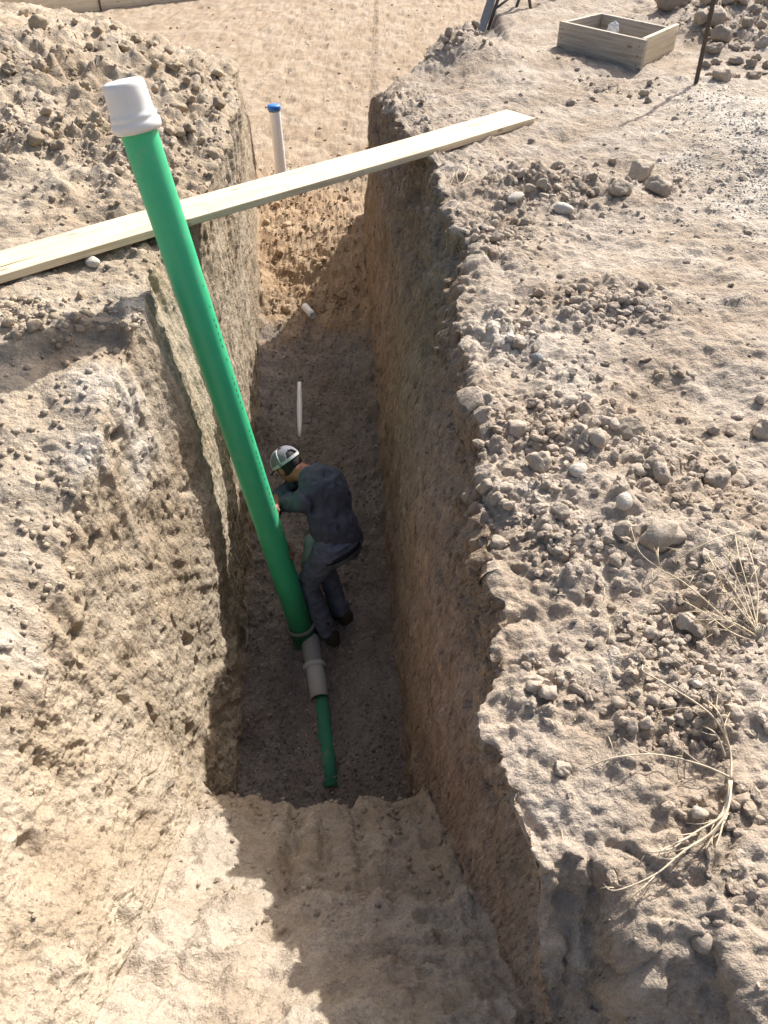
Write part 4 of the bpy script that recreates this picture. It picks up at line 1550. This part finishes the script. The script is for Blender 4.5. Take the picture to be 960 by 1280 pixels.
def surface_nets(f, lo, hi, h):
    lo = np.asarray(lo, np.float32)
    n = np.ceil((np.asarray(hi) - lo) / h).astype(int) + 1
    g = np.stack(np.meshgrid(*[np.arange(k) for k in n], indexing='ij'), -1).reshape(-1, 3)
    W = (g * h + lo).astype(np.float32)
    val = np.zeros(len(W), np.float32)

    def part(a, b):
        val[a:b] = f(W[a:b])
    chunked(part, len(W), 60000)
    v = val.reshape(n)
    ins = v < 0
    m = n - 1
    acc = np.zeros((*m, 3), np.float32)
    cnt = np.zeros(m, np.float32)
    for axis in range(3):
        o1, o2 = [k for k in range(3) if k != axis]
        for a in (0, 1):
            for b in (0, 1):
                s0 = [None] * 3
                s0[axis] = slice(0, m[axis])
                s0[o1] = slice(a, a + m[o1])
                s0[o2] = slice(b, b + m[o2])
                s1 = list(s0)
                s1[axis] = slice(1, 1 + m[axis])
                A, Bv = v[tuple(s0)], v[tuple(s1)]
                cr_ = (A < 0) != (Bv < 0)
                t = np.where(cr_, A / np.where(cr_, A - Bv, 1), 0)
                off = np.zeros((*m, 3), np.float32)
                off[..., axis] = t
                off[..., o1] = a
                off[..., o2] = b
                acc += off * cr_[..., None]
                cnt += cr_
    act = cnt > 0
    idx_ = -np.ones(m, np.int64)
    idx_[act] = np.arange(act.sum())
    ijk = np.argwhere(act)
    verts = (ijk + acc[act] / cnt[act][:, None]) * h + lo
    faces = []
    for axis in range(3):
        o1, o2 = (axis + 1) % 3, (axis + 2) % 3
        s0 = [slice(1, k) for k in m]
        s0[axis] = slice(0, m[axis])
        s1 = list(s0)
        s1[axis] = slice(1, m[axis] + 1)
        a, b = ins[tuple(s0)], ins[tuple(s1)]
        for sign in (0, 1):
            c = np.argwhere((a & ~b) if sign else (~a & b))
            if len(c) == 0:
                continue
            base = c + np.array([0 if k == axis else 1 for k in range(3)])
            e1 = np.eye(3, dtype=int)[o1]
            e2 = np.eye(3, dtype=int)[o2]
            q = [base - e1 - e2, base - e2, base, base - e1]
            q = np.stack([idx_[tuple(k.T)] for k in q], 1)
            faces.append(q if sign else q[:, ::-1])
    F = np.concatenate(faces)
    return verts.astype(np.float32), F[(F >= 0).all(1)]


fwd = unit(v3(-.80, .60, 0))
lft = v3(-.60, -.80, 0)
upv = v3(0, 0, 1)
pel = v3(-.288, 3.405, -1.690)
nek = v3(-.385, 3.60, -1.345)
spi = unit(nek - pel)
dep = unit(np.cross(lft, spi))
if dep @ fwd < 0:
    dep = -dep
shl, shr = v3(-.475, 3.455, -1.415), v3(-.318, 3.668, -1.425)
ell_, elr = v3(-.715, 3.63, -1.575), v3(-.515, 3.80, -1.50)
wrl, wrr = v3(-.695, 3.475, -1.705), v3(-.665, 3.575, -1.475)
hil, hir = v3(-.350, 3.335, -1.745), v3(-.250, 3.470, -1.735)
knl, knr = v3(-.505, 3.370, -2.065), v3(-.405, 3.545, -2.06)
fzl = ground_z(-.385, 3.25)
fzr = ground_z(-.30, 3.42)
anl, anr = v3(-.385, 3.25, fzl + .10), v3(-.30, 3.42, fzr + .10)

hup = unit(.70 * fwd + .70 * upv)
hfw = unit(.70 * fwd - .70 * upv)
hlf = lft
hc = v3(-.600, 3.715, -1.335)
HA = (hlf, hfw, hup)


def H(l, f, u):
    return hc + hlf * l + hfw * f + hup * u


def pipe_axis(z):
    t = (z - B.z) / (T.z - B.z)
    return v3(B.x + (T.x - B.x) * t, B.y + (T.y - B.y) * t, z)


def hand_prims(wr, zc, side, up_sign):
    """palm behind the pipe, four fingers closing round one side of it and the thumb round the other"""
    axp = np.array(ax[:], np.float32)
    c = pipe_axis(zc)
    back = unit(v3(0, 1, 0) - axp * axp[1])
    sidev = unit(np.cross(axp, back)) * side
    R = R_PIPE + .013

    def ring(ang, dz, rr=R):
        return c + (back * math.cos(ang) + sidev * math.sin(ang)) * rr + axp * dz
    palm0, palm1 = ring(-.25, 0, R + .012), ring(.45, 0, R + .010)
    pr = [(wr, palm0, .027, .030)]
    for k, (dz, ln) in enumerate(((.036, 1.75), (.013, 1.9), (-.010, 1.8), (-.032, 1.55))):
        pr.append((ring(-.15, dz * .8, R + .012), ring(.5, dz, R + .007), .0155, .0125))
        a0 = .5
        stp = (ln - .5) / 3
        for j in range(3):
            pr.append((ring(a0 + j * stp, dz, R - .002), ring(a0 + (j + 1) * stp, dz, R - .002), .0100 - j * .0006, .0096 - j * .0007))
    pr.append((ring(-.2, .03 * up_sign, R + .01), ring(-.62, .050 * up_sign, R + .004), .0145, .0115))
    pr.append((ring(-.62, .050 * up_sign, R + .004), ring(-1.05, .062 * up_sign, R), .0115, .0095))
    return pr


HANDS = hand_prims(wrl, -1.745, -1, 1) + hand_prims(wrr, -1.49, 1, 1)


def body_f(Q):
    ds = [cap_sdf(Q, pel, pel + spi * .34, .09, .08),
          cap_sdf(Q, shl + (shr - shl) * .05 - spi * .02, shr + (shl - shr) * .05 - spi * .02, .042, .042),
          cap_sdf(Q, hil, hir, .072, .072),
          cap_sdf(Q, shl, ell_, .046, .038), cap_sdf(Q, ell_, wrl, .038, .026),
          cap_sdf(Q, shr, elr, .046, .038), cap_sdf(Q, elr, wrr, .038, .026),
          cap_sdf(Q, hil, knl, .066, .046), cap_sdf(Q, knl, anl, .045, .034),
          cap_sdf(Q, hir, knr, .066, .046), cap_sdf(Q, knr, anr, .045, .034),
          cap_sdf(Q, anl, anl + fwd * .12 - upv * .06, .034, .026), cap_sdf(Q, anr, anr + fwd * .12 - upv * .06, .034, .026)]
    r = smin_all(ds, .03)
    nb = nek - spi * .02
    r = smin(r, cap_sdf(Q, nb, H(0, -.028, -.055), .062, .057), .03)
    hd = ell_sdf(Q, hc, HA, v3(.076, .096, .108))
    hd = smin(hd, ell_sdf(Q, H(0, .032, -.062), HA, v3(.054, .056, .058)), .03)
    hd = smin(hd, cap_sdf(Q, H(0, .088, .012), H(0, .112, -.026), .010, .0135), .012)
    hd = smin(hd, cap_sdf(Q, H(-.036, .080, .022), H(.036, .080, .022), .010, .010), .012)
    for s in (-1, 1):
        hd = smin(hd, ell_sdf(Q, H(s * .078, -.012, -.012), HA, v3(.012, .021, .033)), .008)
        hd = np.maximum(hd, -(ell_sdf(Q, H(s * .033, .094, .002), HA, v3(.017, .012, .010))))
    hd = smin(hd, cap_sdf(Q, H(-.02, .083, -.060), H(.02, .083, -.060), .0095, .0095), .008)
    r = smin(r, hd, .02)
    for a, b, ra_, rb_ in HANDS:
        r = smin(r, cap_sdf(Q, a, b, ra_, rb_), .005)
    return r


def shirt_f(Q):
    def bend(p):
        return p
    ch = ell_sdf(Q, pel + spi * .33 + dep * .005, (lft, dep, spi), v3(.158, .112, .175))
    be = ell_sdf(Q, pel + spi * .08 - dep * .002, (lft, dep, spi), v3(.158, .126, .225))
    r = smin(ch, be, .06)
    r = smin(r, cap_sdf(Q, shl, shr, .066, .066), .05)
    r = smin(r, cap_sdf(Q, nek - spi * .07, nek + (hc - nek) * .26 - upv * .015, .092, .072), .035)
    # back is rounded by the stoop
    r = smin(r, ell_sdf(Q, pel + spi * .30 - dep * .045, (lft, dep, spi), v3(.12, .075, .15)), .04)
    for s, e, w in ((shl, ell_, wrl), (shr, elr, wrr)):
        r = smin(r, cap_sdf(Q, s, e, .064, .055), .03)
        ab = w - e
        r = smin(r, cap_sdf(Q, e, e + ab * .93, .054, .042), .02)
    fold = perlin(Q * np.array([15, 15, 9], np.float32) + 3) * .009 + (.5 - np.abs(perlin(Q * np.array([20, 20, 13], np.float32) + 9))) * .020 - .006
    tt = ((Q - shl) @ (ell_ - shl)) / float((ell_ - shl) @ (ell_ - shl))
    near_arm = np.exp(-(cap_sdf(Q, shl, ell_, .07, .06) / .02) ** 2)
    fold = fold + near_arm * .006 * np.sin(tt * 26 + 6 * perlin(Q * np.float32(9)))
    r = r - fold
    # hem and neck opening
    s = (Q - pel) @ spi
    hem = -.080 - s + .012 * np.sin((Q @ lft) * 21)
    r = np.maximum(r, hem)
    r = np.maximum(r, -cap_sdf(Q, nek + (hc - nek) * .36, H(0, -.03, -.04), .066, .066))
    return r


def jeans_f(Q):
    r = ell_sdf(Q, pel - spi * .035, (lft, dep, spi), v3(.150, .115, .125))
    r = smin(r, cap_sdf(Q, hil, hir, .092, .092), .05)
    for h_, k_, a_ in ((hil, knl, anl), (hir, knr, anr)):
        r = smin(r, cap_sdf(Q, h_, k_, .092, .070), .03)
        r = smin(r, cap_sdf(Q, k_, a_ - upv * .035, .067, .062), .025)
    fold = perlin(Q * np.array([13, 13, 20], np.float32) + 31) * .008 + (.5 - np.abs(perlin(Q * np.array([14, 14, 26], np.float32) + 5))) * .020 - .006
    r = r - fold
    s = (Q - pel) @ spi
    r = np.maximum(r, s - .055)
    for a_ in (anl, anr):
        pass
    r = np.maximum(r, (min(fzl, fzr) + .035) - Q[:, 2])
    return r


def boot_f(a_, fz_, shin):
    side = np.cross(upv, fwd)
    toe = a_ + fwd * .155
    heel = a_ - fwd * .05

    def f(Q):
        r = cap_sdf(Q, v3(heel[0], heel[1], fz_ + .045), v3(toe[0], toe[1], fz_ + .042), .045, .044)
        r = smin(r, cap_sdf(Q, v3(toe[0], toe[1], fz_ + .046) - fwd * .02, v3(toe[0], toe[1], fz_ + .046), .05, .047), .02)
        r = smin(r, cap_sdf(Q, v3(a_[0], a_[1], fz_ + .05), a_ + shin * .04, .046, .046), .02)
        r = r - .003 * perlin(Q * np.float32(30))
        return np.maximum(r, fz_ + .012 - Q[:, 2])

    def sole(Q):
        q = Q.copy()
        z = q[:, 2]
        q[:, 2] = fz_ + .01
        r = smin(cap_sdf(q, v3(heel[0], heel[1], fz_ + .01), v3(toe[0], toe[1], fz_ + .01), .046, .052), cap_sdf(q, v3(toe[0], toe[1], fz_ + .01), v3(toe[0], toe[1], fz_ + .011), .052, .052), .01)
        return np.maximum(r, np.abs(z - (fz_ + .008)) - .014)
    return f, sole


def cloth(name, c, var=.18, rough=.92):
    m, nt, b = new_mat(name)
    geo = nt.nodes.new("ShaderNodeNewGeometry")
    n = tex_noise(nt, geo.outputs["Position"], 11, 6, .65)
    n2 = tex_noise(nt, geo.outputs["Position"], 260, 3, .6)
    cc_ = ramp(nt, n, [(.3, [x * (1 - var) for x in c]), (.72, [x * (1 + var) for x in c])])
    cc_ = mixc(nt, ramp(nt, tex_noise(nt, geo.outputs["Position"], 5, 5, .7), [(.58, 0.), (.75, .25)]), cc_, (.25, .21, .17))
    nt.links.new(cc_, b.inputs["Base Color"])
    b.inputs["Roughness"].default_value = rough
    b.inputs["Specular IOR Level"].default_value = .15
    nt.links.new(bump(nt, n2, .4, .002), b.inputs["Normal"])
    return m


M_SKIN = plain("skin", (.30, .125, .082), .55, .35, .15, 35, .001)
M_SHIRT = cloth("navy_cotton", (.078, .086, .118))
M_JEAN = cloth("blue_denim", (.115, .14, .19), .28)
M_BOOT = cloth("boot_leather", (.055, .042, .032))
M_SOLE = plain("boot_sole", (.05, .045, .04), .9)
M_HAIR = plain("dark_hair", (.012, .010, .010), .7, .3, .3, 90, .003)
M_CAPG = plain("grey_mesh_cloth", (.19, .19, .22), .95, .05, .2, 160, .002)
M_CAPW = plain("white_trim", (.46, .46, .47), .9, .1)
M_CAPB = plain("black_cloth", (.015, .015, .018), .85, .2)

lo = np.array([-.86, 3.06, min(fzl, fzr) + .0]) - .02
hi = np.array([-.10, 3.95, -1.15])
V, F = surface_nets(body_f, lo, hi, .0072)
person = obj("person", np_mesh("person", V, F, M_SKIN))
tag(person, "person in a dark long-sleeved shirt, jeans and grey cap stooping behind the green pipe", "person")
V, F = surface_nets(shirt_f, (-.86, 3.18, -1.90), (-.08, 3.96, -1.22), .0085)
obj("shirt", np_mesh("shirt", V, F, M_SHIRT), person)
V, F = surface_nets(jeans_f, (-.72, 3.04, min(fzl, fzr) + .0), (-.04, 3.82, -1.56), .0085)
obj("jeans", np_mesh("jeans", V, F, M_JEAN), person)
for a_, fz_, kn_ in ((anl, fzl, knl), (anr, fzr, knr)):
    ff, fs = boot_f(a_, fz_, unit(kn_ - a_))
    l2 = np.minimum(a_ - fwd * .12, a_ + fwd * .22) - .08
    h2 = np.maximum(a_ - fwd * .12, a_ + fwd * .22) + .08
    V, F = surface_nets(ff, (l2[0], l2[1], fz_ - .02), (h2[0], h2[1], a_[2] + .16), .0075)
    bo = obj("boot", np_mesh("boot", V, F, M_BOOT), person)
    V, F = surface_nets(fs, (l2[0], l2[1], fz_ - .03), (h2[0], h2[1], fz_ + .05), .0075)
    obj("sole", np_mesh("sole", V, F, M_SOLE), bo)
# belt with buckle loop
pts = []
for k in range(49):
    a = 2 * math.pi * k / 48
    pts.append(Vector((pel - spi * .070 + lft * (.150 * math.cos(a)) + dep * (.116 * math.sin(a))).tolist()))
Vb, Fb = [], []
for k in range(48):
    p = np.array(pts[k][:])
    o_ = unit(p - (pel - spi * .070))
    for (dr, du) in ((-.006, -.013), (.004, -.013), (.004, .013), (-.006, .013)):
        Vb.append(p + o_ * dr + spi * du)
for k in range(48):
    k2 = (k + 1) % 48
    for j in range(4):
        j2 = (j + 1) % 4
        Fb.append((k * 4 + j, k2 * 4 + j, k2 * 4 + j2, k * 4 + j2))
obj("belt", mesh_from("belt", Vb, Fb, M_CAPB), person)


def hair_f(Q):
    r = ell_sdf(Q, hc, HA, v3(.081, .101, .113)) - .002 * perlin(Q * np.float32(60))
    q = Q - hc
    f_, u_ = q @ hfw, q @ hup
    r = np.maximum(r, f_ - .028 + .25 * u_)
    r = np.maximum(r, -u_ - .058 + .35 * np.clip(f_ + .03, 0, 1))
    return r


l2, h2 = hc - .16, hc + .16
V, F = surface_nets(hair_f, l2, h2, .006)
obj("hair", np_mesh("hair", V, F, M_HAIR), person)

# cap: crown of six panels, piping, strap, opening, bill -------------------------
capo = empty("cap", hc.tolist())
capo.parent = person
NPH, NTH = 72, 18
BASE_U = .018


def dome(th, ph, g=1.0):
    """th 0 at the rim, pi/2 at the top; ph 0 at the front"""
    return (math.sin(ph) * .088 * g * math.cos(th) ** .8, math.cos(ph) * .109 * g * math.cos(th) ** .8, BASE_U + .090 * g * math.sin(th))


def hw(t):
    return Vector((hlf * t[0] + hfw * t[1] + hup * t[2]).tolist())


V, F = [], []
for i in range(NTH + 1):
    for k in range(NPH):
        V.append(hw(dome(i / NTH * math.pi / 2 * .999, 2 * math.pi * k / NPH)))
for i in range(NTH):
    for k in range(NPH):
        k2 = (k + 1) % NPH
        phm = 2 * math.pi * (k + .5) / NPH - math.pi
        thm = (i + .5) / NTH * math.pi / 2
        if (phm / .50) ** 2 + ((thm - .24) / .42) ** 2 < 1 and thm > .20:
            continue                                   # opening above the strap
        F.append((i * NPH + k, i * NPH + k2, (i + 1) * NPH + k2, (i + 1) * NPH + k))
cm = mesh_from("crown", V, F, M_CAPG)
crown = obj("crown", cm, capo)
crown.modifiers.new("thick", 'SOLIDIFY').thickness = .003
for ph in (1.05, 2.09, 3.14 - 1.05 * 2 + 3.14, 5.23):
    pts = [hw(dome(t / 14 * 1.5, ph, 1.012)) for t in range(15)]
    V, F = tube(pts, .0042, 6)
    obj("piping", mesh_from("piping", V, F, M_CAPW), crown)


def band(name, p0, p1, u0, u1, g, mat, parent, n=48):
    V, F = [], []
    for k in range(n + 1):
        ph = p0 + (p1 - p0) * k / n
        for (gg, t) in ((g, u0), (g + .012, u0), (g + .012, u1), (g, u1)):
            V.append(hw(dome(t, ph, gg)))
    for k in range(n):
        for j in range(4):
            F.append((k * 4 + j, (k + 1) * 4 + j, (k + 1) * 4 + (j + 1) % 4, k * 4 + (j + 1) % 4))
    F.append((3, 2, 1, 0))
    F.append((n * 4, n * 4 + 1, n * 4 + 2, n * 4 + 3))
    return obj(name, mesh_from(name, V, F, mat, False), parent)


strap = band("strap", 1.0, 2 * math.pi - 1.0, -.03, .17, 1.005, M_CAPW, capo, 60)
band("tab", 1.95, 2.15, .02, .14, 1.012, M_CAPB, strap, 6)
V, F = [], []
nB = 16
for k in range(nB + 1):
    a = -1.15 + 2.3 * k / nB
    for s in range(7):
        t = s / 6
        l_ = math.sin(a) * (.087 + .006 * t)
        f_ = math.cos(a) * .108 + .078 * t * math.cos(a * .95) ** .6
        V.append(hw((l_, f_, BASE_U + .004 - .16 * l_ * l_ / .09 * .6 - .016 * t)))
for k in range(nB):
    for s in range(6):
        F.append((k * 7 + s, k * 7 + s + 1, (k + 1) * 7 + s + 1, (k + 1) * 7 + s))
bill = obj("bill", mesh_from("bill", V, F, M_CAPB), capo)
bill.modifiers.new("thick", 'SOLIDIFY').thickness = .004
V, F = lathe([(.008, 0), (.008, .003), (.005, .006), (0, .007)], 12)
o = obj("top_button", mesh_from("top_button", V, F, M_CAPW), capo)
o.matrix_parent_inverse = Matrix.Identity(4)
o.location = hw((0, 0, BASE_U + .0895))
o.rotation_euler = Vector(hup.tolist()).to_track_quat('Z', 'Y').to_euler()
